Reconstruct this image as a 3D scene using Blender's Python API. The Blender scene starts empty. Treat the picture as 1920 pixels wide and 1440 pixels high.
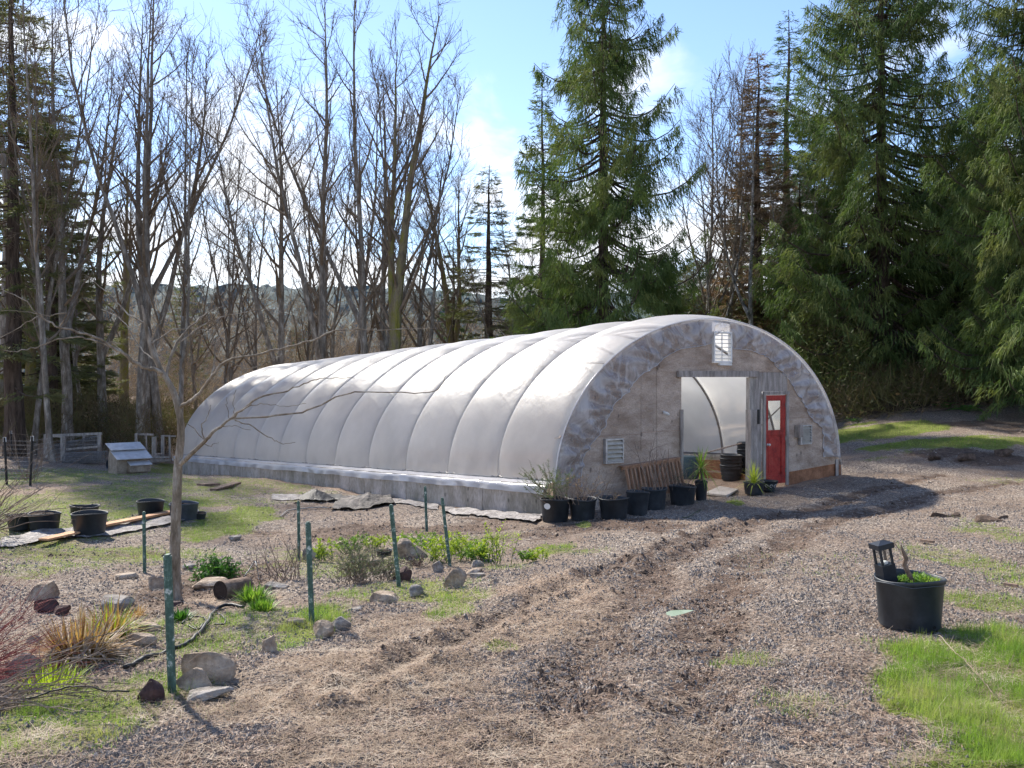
import bpy, math, random
import numpy as np
R = math.radians
rng = np.random.default_rng(7)
random.seed(7)
scene = bpy.context.scene
COL = scene.collection

# ------------------------------------------------------------------ camera, sky, sun, exposure
CAMZ = 2.2; FOC = 1760.0; HY = 705.0
cam = bpy.data.objects.new('camera', bpy.data.cameras.new('camera')); COL.objects.link(cam)
cam.location = (0, 0, CAMZ); cam.rotation_euler = (R(90) - math.atan(15 / 1760), 0, 0)
cam.data.sensor_width = 36; cam.data.lens = 33.0; cam.data.clip_start = 0.05; cam.data.clip_end = 6000
scene.camera = cam

SUN_EL, SUN_AZ = 40.0, -36.0            # azimuth measured from +Y (view direction), negative = left
sun = bpy.data.objects.new('sun', bpy.data.lights.new('sun', 'SUN')); COL.objects.link(sun)
sun.data.energy = 3.8; sun.data.angle = R(1.6); sun.data.color = (1.0, 0.93, 0.82)
sun.rotation_euler = (R(90 - SUN_EL), 0, R(-SUN_AZ) + math.pi)
sun.rotation_euler = (-R(90 - SUN_EL), 0, R(-SUN_AZ))

world = bpy.data.worlds.new('World'); scene.world = world; world.use_nodes = True
nt = world.node_tree; nt.nodes.clear()
def N(t, tree=None, **kw):
    n = (tree or nt).nodes.new(t)
    for k, v in kw.items(): setattr(n, k, v)
    return n
def L(a, b, tree=None): (tree or nt).links.new(a, b)
out = N('ShaderNodeOutputWorld'); bg = N('ShaderNodeBackground')
sky = N('ShaderNodeTexSky', sky_type='NISHITA'); sky.sun_disc = False
sky.sun_elevation = R(SUN_EL); sky.sun_rotation = R(SUN_AZ)
sky.air_density = 1.0; sky.dust_density = 0.15; sky.ozone_density = 3.0
tc = N('ShaderNodeTexCoord')
sep = N('ShaderNodeSeparateXYZ'); L(tc.outputs['Generated'], sep.inputs[0])
zc = N('ShaderNodeMath', operation='MAXIMUM'); L(sep.outputs[2], zc.inputs[0]); zc.inputs[1].default_value = 0.0
za = N('ShaderNodeMath', operation='ADD'); L(zc.outputs[0], za.inputs[0]); za.inputs[1].default_value = 0.22
dx = N('ShaderNodeMath', operation='DIVIDE'); L(sep.outputs[0], dx.inputs[0]); L(za.outputs[0], dx.inputs[1])
dy = N('ShaderNodeMath', operation='DIVIDE'); L(sep.outputs[1], dy.inputs[0]); L(za.outputs[0], dy.inputs[1])
cv = N('ShaderNodeCombineXYZ'); L(dx.outputs[0], cv.inputs[0]); L(dy.outputs[0], cv.inputs[1])
mp = N('ShaderNodeMapping'); L(cv.outputs[0], mp.inputs[0]); mp.inputs['Location'].default_value = (7.4, 2.9, 0); mp.inputs['Scale'].default_value = (1.0, 0.8, 1)
ns = N('ShaderNodeTexNoise'); ns.inputs['Scale'].default_value = 2.3; ns.inputs['Detail'].default_value = 9; ns.inputs['Roughness'].default_value = 0.52
ns.inputs['Distortion'].default_value = 0.4
L(mp.outputs[0], ns.inputs['Vector'])
# clouds thicken towards the horizon and the left
b1 = N('ShaderNodeMapRange'); L(sep.outputs[2], b1.inputs[0]); b1.inputs[1].default_value = 0.42; b1.inputs[2].default_value = 0.02; b1.inputs[3].default_value = -0.05; b1.inputs[4].default_value = 0.27
b2 = N('ShaderNodeMapRange'); L(sep.outputs[0], b2.inputs[0]); b2.inputs[1].default_value = 0.3; b2.inputs[2].default_value = -0.6; b2.inputs[3].default_value = 0.0; b2.inputs[4].default_value = 0.02
a1 = N('ShaderNodeMath', operation='ADD'); L(ns.outputs[0], a1.inputs[0]); L(b1.outputs[0], a1.inputs[1])
a2 = N('ShaderNodeMath', operation='ADD'); L(a1.outputs[0], a2.inputs[0]); L(b2.outputs[0], a2.inputs[1])
mr = N('ShaderNodeMapRange', interpolation_type='SMOOTHSTEP'); L(a2.outputs[0], mr.inputs[0]); mr.inputs[1].default_value = 0.56; mr.inputs[2].default_value = 0.76
mr.inputs[3].default_value = 0.0; mr.inputs[4].default_value = 0.92
SKYK = N('ShaderNodeMixRGB', blend_type='MULTIPLY'); SKYK.inputs[0].default_value = 1; L(sky.outputs[0], SKYK.inputs[1]); SKYK.inputs[2].default_value = (.90, .885, .95, 1)
mx = N('ShaderNodeMixRGB'); L(mr.outputs[0], mx.inputs[0]); L(SKYK.outputs[0], mx.inputs[1]); mx.inputs[2].default_value = (5.8, 5.85, 6.0, 1)
L(mx.outputs[0], bg.inputs[0]); bg.inputs[1].default_value = 0.108; L(bg.outputs[0], out.inputs[0])
scene.view_settings.view_transform = 'Standard'; scene.view_settings.look = 'None'
scene.view_settings.exposure = 1.25; scene.view_settings.gamma = 1
scene.view_settings.use_curve_mapping = False
try:
    scene.cycles.use_denoising = True; scene.cycles.max_bounces = 8; scene.cycles.transparent_max_bounces = 12
    scene.cycles.diffuse_bounces = 4; scene.cycles.transmission_bounces = 6; scene.cycles.volume_bounces = 0
    scene.cycles.sample_clamp_indirect = 6; scene.cycles.use_adaptive_sampling = True
    scene.cycles.adaptive_threshold = 0.02
except Exception: pass

# ------------------------------------------------------------------ numpy noise, terrain
def _h(ix, iy, s):
    n = (ix.astype(np.int64) * 374761393 + iy.astype(np.int64) * 668265263 + s * 1442695041) & 0xffffffff
    n = ((n ^ (n >> 13)) * 1274126177) & 0xffffffff
    return ((n ^ (n >> 16)) & 0xffff) / 65535.0
def vn(x, y, s=0):
    x = np.asarray(x, float); y = np.asarray(y, float)
    ix = np.floor(x); iy = np.floor(y); fx = x - ix; fy = y - iy
    fx = fx * fx * (3 - 2 * fx); fy = fy * fy * (3 - 2 * fy)
    a = _h(ix, iy, s); b = _h(ix + 1, iy, s); c = _h(ix, iy + 1, s); d = _h(ix + 1, iy + 1, s)
    return (a * (1 - fx) + b * fx) * (1 - fy) + (c * (1 - fx) + d * fx) * fy
def fbm(x, y, o=4, s=0):
    v = 0; a = .5; t = 0
    for k in range(o):
        v = v + a * vn(x * 2 ** k, y * 2 ** k, s + k * 17); t += a; a *= .5
    return v / t
CTRL = []
for px, py, Z in [(1705,1180,7.9),(1013,968,17.8),(1568,893,23.4),(325,888,35.1),(650,922,24.04),(320,1305,6.45),(584,1170,8.9),
                  (748,1103,10.9),(843,1058,13.0),(800,998,17),(560,1048,14),(270,1073,13.5),(328,1118,11.3),(165,1003,16.2),(240,890,29),
                  (100,812,45),(0,1360,6),(960,1360,5.7),(1900,1360,5.7),(1250,1180,8.1),(1250,1000,14.5),(1500,960,17.5),(1700,900,22),
                  (1700,830,27),(1900,870,23.5),(1700,792,31),(1900,782,31),(1900,722,37),(1700,748,36),(1600,765,36)]:
    CTRL.append(((px - 960) / FOC * Z, Z, CAMZ - (py - HY) / FOC * Z))
CTRL += [(-12, 2, .1), (12, 2, .1), (0, 0, .15), (-22, 20, -.55), (-30, 42, -.5), (2, 48, -1.5), (24, 24, .4), (32, 40, 2.8), (12, 52, 1.2), (-10, 52, -1.6), (8.5,31,-.2),(4,37,-.7)]
CT = np.array(CTRL)
def _U(r2): return np.where(r2 > 1e-9, r2 * np.log(np.maximum(r2, 1e-9)), 0)
n_ = len(CT); K = _U(((CT[:, None, :2] - CT[None, :, :2]) ** 2).sum(2)) + np.eye(n_) * 2.0
Pm = np.c_[np.ones(n_), CT[:, :2]]
A_ = np.zeros((n_ + 3, n_ + 3)); A_[:n_, :n_] = K; A_[:n_, n_:] = Pm; A_[n_:, :n_] = Pm.T
W_ = np.linalg.solve(A_, np.r_[CT[:, 2], 0, 0, 0])
def sm(a, b, x):
    t = np.clip((x - a) / (b - a), 0, 1); return t * t * (3 - 2 * t)
def gz(x, y):
    x = np.asarray(x, float); y = np.asarray(y, float)
    xc = np.clip(x, -34, 34); yc = np.clip(y, -6, 54)
    v = W_[n_] + W_[n_ + 1] * xc + W_[n_ + 2] * yc
    for i in range(n_): v = v + W_[i] * _U((xc - CT[i, 0]) ** 2 + (yc - CT[i, 1]) ** 2)
    r = np.hypot(x, y); k = sm(48, 170, r)
    far = -11 + 9 * sm(10, 120, x) + 2.5 * (fbm(x / 90, y / 90, 3, 5) - .5)
    return v * (1 - k) + far * k
_ZR = np.geomspace(2.5, 120, 700)
def at(px, py):
    dxx = (px - 960) / FOC; dz = -(py - HY) / FOC
    e = CAMZ + dz * _ZR - gz(dxx * _ZR, _ZR); k = np.nonzero(e <= 0)[0]
    if not len(k) or k[0] == 0: Z = _ZR[-1 if not len(k) else 0]
    else:
        a, b = _ZR[k[0] - 1], _ZR[k[0]]; ea, eb = e[k[0] - 1], e[k[0]]; Z = a + (b - a) * ea / (ea - eb)
    return np.array([dxx * Z, Z, float(gz(dxx * Z, Z))])
def ray(px, py, Z): return np.array([(px - 960) / FOC * Z, Z, CAMZ - (py - HY) / FOC * Z])

# ------------------------------------------------------------------ building frame
BO = np.array([.556, 17.8]); E1 = np.array([.803, .596]); E2 = np.array([-.609, .793]); SL = .0423; BL = 21.9
def Bw(s, t, z):
    s, t, z = np.broadcast_arrays(np.asarray(s, float), np.asarray(t, float), np.asarray(z, float))
    return np.stack([BO[0] + s * E1[0] + t * E2[0], BO[1] + s * E1[1] + t * E2[1], z - SL * t], -1)
def toST(x, y):
    M = np.linalg.inv(np.array([E1, E2]).T); q = np.stack([np.asarray(x) - BO[0], np.asarray(y) - BO[1]], 0)
    return M[0, 0] * q[0] + M[0, 1] * q[1], M[1, 0] * q[0] + M[1, 1] * q[1]
AC, AA, AH, AB = 4.88, 4.57, .10, 3.35
def fp(px, py):
    u = (px - 960) / FOC; s = (u * BO[1] - BO[0]) / (E1[0] - E1[1] * u); Z = BO[1] + E1[1] * s
    return s, CAMZ - (py - HY) / FOC * Z
def archtop(s): return AH + AB * np.sqrt(np.clip(1 - ((s - AC) / AA) ** 2, 0, 1))

# ------------------------------------------------------------------ mesh helpers
class MB:
    def __init__(s): s.V = []; s.F = []; s.n = 0; s.M = []
    def add(s, V, F, m=0):
        V = np.asarray(V, float).reshape(-1, 3)
        if isinstance(F, np.ndarray): F = [F]
        for f in F:
            if isinstance(f, np.ndarray) and f.ndim == 2: s.F.append(f + s.n); s.M.append(m)
            else: s.F.append(np.asarray([f]) + s.n); s.M.append(m)
        s.V.append(V); s.n += len(V); return s
    def box(s, a, b, m=0, fn=None):
        x0, y0, z0 = a; x1, y1, z1 = b
        V = np.array([(x0,y0,z0),(x1,y0,z0),(x1,y1,z0),(x0,y1,z0),(x0,y0,z1),(x1,y0,z1),(x1,y1,z1),(x0,y1,z1)], float)
        if fn: V = fn(V[:, 0], V[:, 1], V[:, 2])
        return s.add(V, np.array([(0,3,2,1),(4,5,6,7),(0,1,5,4),(1,2,6,5),(2,3,7,6),(3,0,4,7)]), m)
    def beam(s, p, q, w, h, up=(0, 0, 1), m=0):
        p = np.array(p, float); q = np.array(q, float); d = q - p; d /= np.linalg.norm(d)
        u = np.cross(d, up); u /= max(1e-9, np.linalg.norm(u)); v = np.cross(u, d)
        V = [c + u * a * w / 2 + v * b * h / 2 for c in (p, q) for a, b in ((-1,-1),(1,-1),(1,1),(-1,1))]
        return s.add(V, np.array([(0,3,2,1),(4,5,6,7),(0,1,5,4),(1,2,6,5),(2,3,7,6),(3,0,4,7)][:6]), m)
    def tubes(s, P, Rd, k=6, m=0, cap=False):
        P = np.asarray(P, float); Rd = np.asarray(Rd, float)
        if P.ndim == 2: P = P[None]; Rd = Rd[None]
        Mn, Nn, _ = P.shape
        T = np.gradient(P, axis=1); T /= np.maximum(np.linalg.norm(T, axis=2, keepdims=True), 1e-9)
        mean = T.mean(1, keepdims=True)
        ref = np.where(np.abs(mean[..., 2:3]) > .8, np.array([1., .17, 0]), np.array([.05, .03, 1.]))
        U = np.cross(T, ref); U /= np.maximum(np.linalg.norm(U, axis=2, keepdims=True), 1e-9)
        Vv = np.cross(T, U); a = np.arange(k) * 2 * math.pi / k
        X = P[:, :, None] + Rd[:, :, None, None] * (U[:, :, None] * np.cos(a)[None, None, :, None] + Vv[:, :, None] * np.sin(a)[None, None, :, None])
        idx = np.arange(Mn * Nn * k).reshape(Mn, Nn, k)
        q = np.stack([idx[:, :-1], np.roll(idx[:, :-1], -1, 2), np.roll(idx[:, 1:], -1, 2), idx[:, 1:]], -1).reshape(-1, 4)
        s.add(X.reshape(-1, 3), q, m)
        if cap:
            n0 = s.n - Mn * Nn * k
            for i in range(Mn):
                s.F.append((idx[i, -1] + n0)[None]); s.M.append(m); s.F.append((idx[i, 0][::-1] + n0)[None]); s.M.append(m)
        return s
    def lathe(s, prof, k=32, m=0, c=(0, 0, 0), sq=None):
        a = np.arange(k) * 2 * math.pi / k; pr = np.array(prof, float)
        V = np.stack([c[0] + pr[:, 0:1] * np.cos(a), c[1] + pr[:, 0:1] * np.sin(a), c[2] + np.repeat(pr[:, 1:2], k, 1)], -1)
        idx = np.arange(len(pr) * k).reshape(len(pr), k)
        q = np.stack([idx[:-1], np.roll(idx[:-1], -1, 1), np.roll(idx[1:], -1, 1), idx[1:]], -1).reshape(-1, 4)
        return s.add(V.reshape(-1, 3), q, m)
    def grid(s, X, m=0, closed=False):          # X [a,b,3]
        a, b, _ = X.shape; idx = np.arange(a * b).reshape(a, b)
        q = np.stack([idx[:-1, :-1], idx[:-1, 1:], idx[1:, 1:], idx[1:, :-1]], -1).reshape(-1, 4)
        return s.add(X.reshape(-1, 3), q, m)
    def strips(s, base, dirv, ln, w, droop, nseg=3, m=0, side=None, taper=1.0):   # leaf blades
        base = np.asarray(base, float); n = len(base); d = dirv / np.linalg.norm(dirv, axis=1, keepdims=True)
        sd = np.cross(d, np.array([0, 0, 1.])) + 1e-6 if side is None else side
        sd = sd / np.maximum(np.linalg.norm(sd, axis=1, keepdims=True), 1e-9)
        t = np.linspace(0, 1, nseg + 1)
        C = base[:, None] + d[:, None] * (ln[:, None] * t)[..., None]
        C[..., 2] -= (droop * ln)[:, None] * t ** 2
        C[:, :, :2] += 0
        wd = w[:, None] * (1 - t ** 2 * taper)[None] * np.where(t < .02, .6, 1)[None]
        wd[:, -1] = w * (1 - taper) * .5
        Lf = C - sd[:, None] * wd[..., None] / 2; Rt = C + sd[:, None] * wd[..., None] / 2
        V = np.stack([Lf, Rt], 2).reshape(-1, 3)
        idx = np.arange(n * (nseg + 1) * 2).reshape(n, nseg + 1, 2)
        q = np.stack([idx[:, :-1, 0], idx[:, :-1, 1], idx[:, 1:, 1], idx[:, 1:, 0]], -1).reshape(-1, 4)
        return s.add(V, q, m)
    def mesh(s, name, mats, smooth=False, origin=None):
        V = np.concatenate(s.V); 
        if origin is not None: V = V - np.asarray(origin)
        me = bpy.data.meshes.new(name)
        ls = np.concatenate([np.full(len(f), f.shape[1]) for f in s.F]); li = np.concatenate([f.reshape(-1) for f in s.F])
        me.vertices.add(len(V)); me.vertices.foreach_set('co', V.astype(np.float32).ravel())
        me.loops.add(len(li)); me.loops.foreach_set('vertex_index', li.astype(np.int32))
        me.polygons.add(len(ls)); me.polygons.foreach_set('loop_start', np.r_[0, np.cumsum(ls)[:-1]].astype(np.int32))
        for x in (mats if isinstance(mats, (list, tuple)) else [mats]): me.materials.append(x)
        mi = np.concatenate([np.full(len(f), m) for f, m in zip(s.F, s.M)])
        me.polygons.foreach_set('material_index', mi.astype(np.int32))
        me.polygons.foreach_set('use_smooth', np.full(len(ls), smooth))
        me.update(calc_edges=True); return me
    def obj(s, name, mats, parent=None, smooth=False, origin=None):
        if origin is None and parent is not None: origin = world_loc(parent)
        me = s.mesh(name, mats, smooth, origin)
        o = bpy.data.objects.new(name, me); COL.objects.link(o)
        if parent is not None: o.parent = parent
        elif origin is not None: o.location = origin
        return o
LOCS = {}
def world_loc(o):
    v = np.array(o.location)
    while o.parent: o = o.parent; v = v + np.array(o.location)
    return v
def tag(o, label=None, cat=None, group=None, kind=None):
    if label: o['label'] = label
    if cat: o['category'] = cat
    if group: o['group'] = group
    if kind: o['kind'] = kind
    return o
def thing(name, loc, label, cat, group=None, rz=0):
    o = bpy.data.objects.new(name, None); COL.objects.link(o); o.location = tuple(loc); o.rotation_euler = (0, 0, rz); o.empty_display_size = .1
    return tag(o, label, cat, group)
def dup(root, loc, rz, label, group=None, scale=None):
    c = root.copy(); COL.objects.link(c); c.location = tuple(loc); c.rotation_euler = (0, 0, rz)
    if scale is not None: c.scale = (scale,) * 3 if np.isscalar(scale) else scale
    c['label'] = label
    if group: c['group'] = group
    for ch in list(root.children):
        d = ch.copy(); COL.objects.link(d); d.parent = c
        for g in list(ch.children):
            e = g.copy(); COL.objects.link(e); e.parent = d
    return c
def part(name, me, parent, loc=(0, 0, 0), rot=(0, 0, 0), scale=None):
    o = bpy.data.objects.new(name, me); COL.objects.link(o); o.parent = parent; o.location = tuple(loc); o.rotation_euler = rot
    if scale is not None: o.scale = scale
    return o

# ------------------------------------------------------------------ materials
def new_mat(name):
    m = bpy.data.materials.new(name); m.use_nodes = True; t = m.node_tree; t.nodes.clear(); return m, t
def ramp(t, fac, cols):
    r = N('ShaderNodeValToRGB', t); e = r.color_ramp.elements
    while len(e) < len(cols): e.new(.5)
    for i, (p, c) in enumerate(cols): e[i].position = p; e[i].color = (*c, 1)
    L(fac, r.inputs[0], t); return r.outputs[0]
def noise(t, scale, detail=4, rough=.55, vec=None, stretch=None, dist=0):
    n = N('ShaderNodeTexNoise', t); n.inputs['Scale'].default_value = scale; n.inputs['Detail'].default_value = detail; n.inputs['Roughness'].default_value = rough
    n.inputs['Distortion'].default_value = dist
    if vec is None: vec = N('ShaderNodeTexCoord', t).outputs['Object']
    if stretch:
        mpp = N('ShaderNodeMapping', t); mpp.inputs['Scale'].default_value = stretch; L(vec, mpp.inputs[0], t); vec = mpp.outputs[0]
    L(vec, n.inputs['Vector'], t); return n.outputs[0]
def math_(t, op, a, b=None, c=None):
    n = N('ShaderNodeMath', t, operation=op)
    for i, v in enumerate((a, b, c)):
        if v is None: continue
        if isinstance(v, (int, float)): n.inputs[i].default_value = v
        else: L(v, n.inputs[i], t)
    return n.outputs[0]
def mixc(t, f, a, b, mode='MIX'):
    n = N('ShaderNodeMixRGB', t, blend_type=mode)
    for i, v in enumerate((f, a, b)):
        if isinstance(v, (int, float)): n.inputs[i].default_value = v
        elif isinstance(v, tuple): n.inputs[i].default_value = (*v, 1)
        else: L(v, n.inputs[i], t)
    return n.outputs[0]
def pm(name, c1, c2, scale=8, rough=.85, bump=.3, detail=6, stretch=None, c3=None, fine=None, objrand=0, transl=0, metal=0, spec=.3, bscale=None, lo=.35, hi=.65, bdist=.02, knots=0):
    m, t = new_mat(name); o = N('ShaderNodeOutputMaterial', t); p = N('ShaderNodeBsdfPrincipled', t)
    f = noise(t, scale, detail, .6, stretch=stretch)
    cols = [(lo, c1), (hi, c2)] if c3 is None else [(lo, c1), ((lo + hi) / 2, c2), (hi, c3)]
    c = ramp(t, f, cols)
    if fine:
        f2 = noise(t, fine, 3, .7, stretch=stretch); v = math_(t, 'MULTIPLY_ADD', f2, 1.1, .45)
        c = mixc(t, 1, c, v, 'MULTIPLY')
    if knots:
        tk = N('ShaderNodeTexCoord', t).outputs['Object']; mk = N('ShaderNodeMapping', t); mk.inputs['Scale'].default_value = (5.5, 5.5, 3.2); L(tk, mk.inputs[0], t)
        vk = N('ShaderNodeTexVoronoi', t); vk.inputs['Scale'].default_value = 1.0; L(mk.outputs[0], vk.inputs['Vector'], t)
        kr = N('ShaderNodeMapRange', t); L(math_(t, 'ADD', vk.outputs['Distance'], math_(t, 'MULTIPLY_ADD', noise(t, 2.5, 2), .5, -.25)), kr.inputs[0], t); kr.inputs[1].default_value = .06; kr.inputs[2].default_value = .17; kr.inputs[3].default_value = .45; kr.inputs[4].default_value = 1
        c = mixc(t, 1, c, kr.outputs[0], 'MULTIPLY')
    if objrand:
        oi = N('ShaderNodeObjectInfo', t); v = math_(t, 'MULTIPLY_ADD', oi.outputs['Random'], objrand, 1 - objrand / 2)
        c = mixc(t, 1, c, v, 'MULTIPLY')
    L(c, p.inputs['Base Color'], t); p.inputs['Roughness'].default_value = rough; p.inputs['Metallic'].default_value = metal
    p.inputs['Specular IOR Level'].default_value = spec
    if bump:
        b = N('ShaderNodeBump', t); b.inputs['Strength'].default_value = bump; b.inputs['Distance'].default_value = bdist
        L(noise(t, bscale or scale * 3, 5, .65, stretch=stretch), b.inputs['Height'], t); L(b.outputs[0], p.inputs['Normal'], t)
    if transl:
        tr = N('ShaderNodeBsdfTranslucent', t); L(mixc(t, 1, c, (1.15, 1.2, .75), 'MULTIPLY'), tr.inputs[0], t)
        ms = N('ShaderNodeMixShader', t); ms.inputs[0].default_value = transl; L(p.outputs[0], ms.inputs[1], t); L(tr.outputs[0], ms.inputs[2], t)
        L(ms.outputs[0], o.inputs[0], t)
    else: L(p.outputs[0], o.inputs[0], t)
    return m
M = {}
M['ply'] = pm('weathered_plywood', (.30, .225, .17), (.53, .43, .35), 1.6, .85, .9, 8, (1, 1, 2.2), fine=28, bscale=5.5, bdist=.06, objrand=.16, knots=1)
M['skirt'] = pm('weathered_skirt_plywood', (.24, .215, .17), (.48, .43, .39), 2.2, .85, .6, 8, (1.0, 1.0, .45), fine=22, bscale=9, objrand=.16, knots=1)
M['greywood'] = pm('grey_weathered_wood', (.2, .175, .155), (.40, .36, .33), 3, .85, .5, 6, (4, 4, .7), fine=35)
M['palewood'] = pm('pale_grey_wood', (.22, .2, .18), (.42, .39, .35), 3, .85, .4, 6, (4, 4, .7), fine=35)
M['cedar'] = pm('orange_cedar_wood', (.25, .14, .085), (.46, .28, .18), 3, .8, .4, 6, (3, 3, .8), fine=30, objrand=.25)
M['plank'] = pm('fresh_orange_plank', (.42, .22, .11), (.6, .35, .19), 2, .8, .2, fine=20)
M['soilboard'] = pm('rust_stained_board', (.18, .085, .045), (.36, .18, .1), 3, .95, .6, fine=20)
M['red'] = pm('faded_red_paint', (.20, .014, .012), (.34, .026, .02), 5, .55, .3, fine=22, c3=(.36, .05, .035))
M['white'] = pm('white_paint', (.62, .62, .6), (.8, .8, .78), 6, .5, .1)
M['alu'] = pm('grey_metal', (.32, .33, .35), (.5, .51, .53), 9, .4, .1, metal=.7)
M['slat'] = pm('tan_louver_slat', (.36, .33, .28), (.5, .47, .41), 7, .55, .15)
M['steel'] = pm('dull_galvanised_pipe', (.16, .155, .15), (.27, .26, .25), 9, .5, .1, metal=.35)
M['pot'] = pm('black_nursery_plastic', (.016, .021, .027), (.04, .047, .056), 3, .5, .15, fine=9, spec=.45, objrand=.5, bscale=60, bdist=.003)
M['potgrey'] = pm('sun_faded_blue_grey_plastic', (.045, .055, .07), (.075, .09, .11), 3, .5, .12, fine=9, spec=.45)
M['soil'] = pm('potting_soil', (.03, .02, .014), (.09, .06, .04), 22, .95, 1, fine=60, bdist=.03)
M['postgreen'] = pm('green_post_paint', (.05, .10, .08), (.085, .155, .125), 22, .5, .2, fine=25, c3=(.5, .55, .52), lo=.46, hi=.68)
M['black'] = pm('black_rubber', (.012, .012, .013), (.03, .03, .03), 6, .5, .1)
M['bark'] = pm('grey_mottled_bark', (.10, .088, .072), (.21, .185, .155), 2.2, .95, 1, 7, (3, 3, .8), c3=(.42, .40, .36), fine=14, bdist=.05, lo=.3, hi=.7)
M['barktwig'] = pm('brown_twig_bark', (.11, .085, .06), (.22, .17, .12), 1.2, .9, .3, fine=8)
M['barkmoss'] = pm('mossy_bark', (.11, .09, .06), (.21, .175, .11), 1.4, .95, 1, 7, (2, 2, .8), c3=(.2, .19, .04), fine=14, bdist=.05, lo=.32, hi=.62)
M['barkdark'] = pm('dark_conifer_bark', (.045, .032, .025), (.12, .09, .07), 3, .95, 1, 7, (4, 4, .6), fine=14, bdist=.05)
M['barkpale'] = pm('pale_blotched_bark', (.06, .055, .045), (.2, .19, .17), 3, .9, .8, 7, (2, 2, 1), c3=(.45, .43, .4), fine=12, bdist=.03)
M['youngbark'] = pm('young_smooth_bark', (.12, .095, .065), (.22, .18, .135), 5, .85, .5, 6, (2, 2, .7), c3=(.34, .31, .26), fine=30)
M['cedarleaf'] = pm('cedar_foliage', (.05, .09, .026), (.10, .15, .042), .55, .75, 0, 5, c3=(.18, .205, .065), fine=3.2, transl=.3)
M['firleaf'] = pm('fir_foliage', (.04, .085, .04), (.08, .135, .055), .6, .7, 0, 5, c3=(.13, .175, .075), fine=3.2, transl=.25)
M['olivefoliage'] = pm('olive_conifer_foliage', (.075, .095, .04), (.14, .155, .065), .6, .7, 0, 5, c3=(.22, .21, .10), fine=3.2, transl=.3)
M['brownfoliage'] = pm('dry_brown_foliage', (.16, .095, .06), (.28, .18, .12), .6, .8, 0, 5, c3=(.13, .12, .05), fine=3.2, transl=.25)
M['holly'] = pm('glossy_evergreen_leaf', (.045, .06, .02), (.09, .12, .035), 1, .6, 0, 5, c3=(.14, .15, .05), fine=4, transl=.2, spec=.25)
M['thicket'] = pm('brown_thicket_twigs', (.17, .125, .09), (.31, .24, .18), .25, .9, 0, 5, c3=(.38, .31, .25), fine=1.2, transl=.1)
M['brush'] = pm('dead_brush', (.07, .05, .03), (.15, .115, .06), .4, .9, 0, 5, c3=(.13, .14, .04), fine=2.2, transl=.15)
M['grass'] = pm('fresh_grass', (.12, .22, .03), (.22, .34, .05), 1.3, .6, 0, 4, c3=(.42, .41, .16), fine=14, transl=.45, lo=.3, hi=.7)
M['straw'] = pm('dry_straw', (.22, .16, .11), (.44, .34, .25), 3, .8, 0, 4, c3=(.55, .46, .36), fine=30, transl=.2)
M['chip'] = pm('wood_chip', (.10, .065, .045), (.29, .2, .145), 14, .85, 0, 3, c3=(.58, .46, .36), fine=50, lo=.3, hi=.72)
M['stone'] = pm('driveway_gravel_stone', (.07, .064, .062), (.24, .205, .175), 20, .8, 0, 3, c3=(.55, .48, .41), fine=50, lo=.3, hi=.74)
M['rock'] = pm('tan_sandstone', (.17, .12, .085), (.34, .265, .195), 5, .9, 1, 7, c3=(.46, .38, .30), fine=30, bdist=.03)
M['rockgrey'] = pm('grey_stone', (.12, .105, .09), (.27, .24, .21), 6, .9, .9, 7, c3=(.42, .385, .345), fine=30, bdist=.03)
M['rockdark'] = pm('dark_purple_stone', (.04, .022, .022), (.11, .06, .055), 6, .8, .9, 7, fine=30, bdist=.03)
M['leafgreen'] = pm('bright_leaf', (.07, .16, .02), (.16, .29, .04), 9, .55, 0, 3, c3=(.3, .4, .07), fine=30, transl=.4)
M['leafdeep'] = pm('deep_green_leaf', (.03, .10, .015), (.08, .2, .03), 9, .45, 0, 3, fine=30, transl=.35)
M['leafyellow'] = pm('yellow_green_leaf', (.2, .3, .02), (.38, .46, .05), 9, .5, 0, 3, fine=20, transl=.45)
M['leafsage'] = pm('grey_green_leaf', (.06, .08, .045), (.14, .165, .095), 9, .7, 0, 3, fine=30, transl=.25)
M['paleleaf'] = pm('pale_flat_leaf', (.3, .38, .24), (.45, .52, .38), 5, .6, 0)
M['rosemary'] = pm('rosemary_leaf', (.06, .10, .035), (.16, .21, .08), 9, .6, 0, 3, fine=20, transl=.3)
M['drybush'] = pm('dry_tan_leaf', (.28, .18, .09), (.45, .31, .17), 9, .8, 0, 3, fine=20, transl=.3)
M['dryiris'] = pm('dry_orange_leaf', (.26, .14, .05), (.46, .29, .12), 5, .7, 0, 3, fine=20, transl=.35)
M['cordy'] = pm('yellow_striped_leaf', (.3, .38, .04), (.55, .58, .12), 9, .45, 0, 3, fine=20, transl=.45)
M['cordygreen'] = pm('green_cordyline_leaf', (.1, .22, .03), (.3, .42, .08), 9, .45, 0, 3, fine=20, transl=.4)
M['redtwig'] = pm('red_twig', (.17, .03, .03), (.33, .08, .065), 6, .6, 0)
M['browntwig'] = pm('grey_brown_twig', (.14, .1, .075), (.3, .23, .18), 6, .8, 0)
M['fabric'] = pm('grey_landscape_fabric', (.16, .14, .13), (.38, .35, .33), 5, .7, 1, fine=18, bdist=.05)
M['fabricmid'] = pm('worn_dark_fabric', (.03, .028, .027), (.2, .175, .155), 4, .75, 1, fine=18, bdist=.05)
M['fabricdark'] = pm('black_landscape_fabric', (.015, .015, .016), (.05, .048, .046), 5, .6, .6, fine=30, bdist=.03)
M['cooptan'] = pm('tan_coop_wood', (.22, .17, .125), (.38, .31, .24), 4, .8, .3, fine=25)
M['sheet'] = pm('pale_metal_sheet', (.42, .41, .41), (.56, .55, .55), 5, .4, .1)
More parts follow.
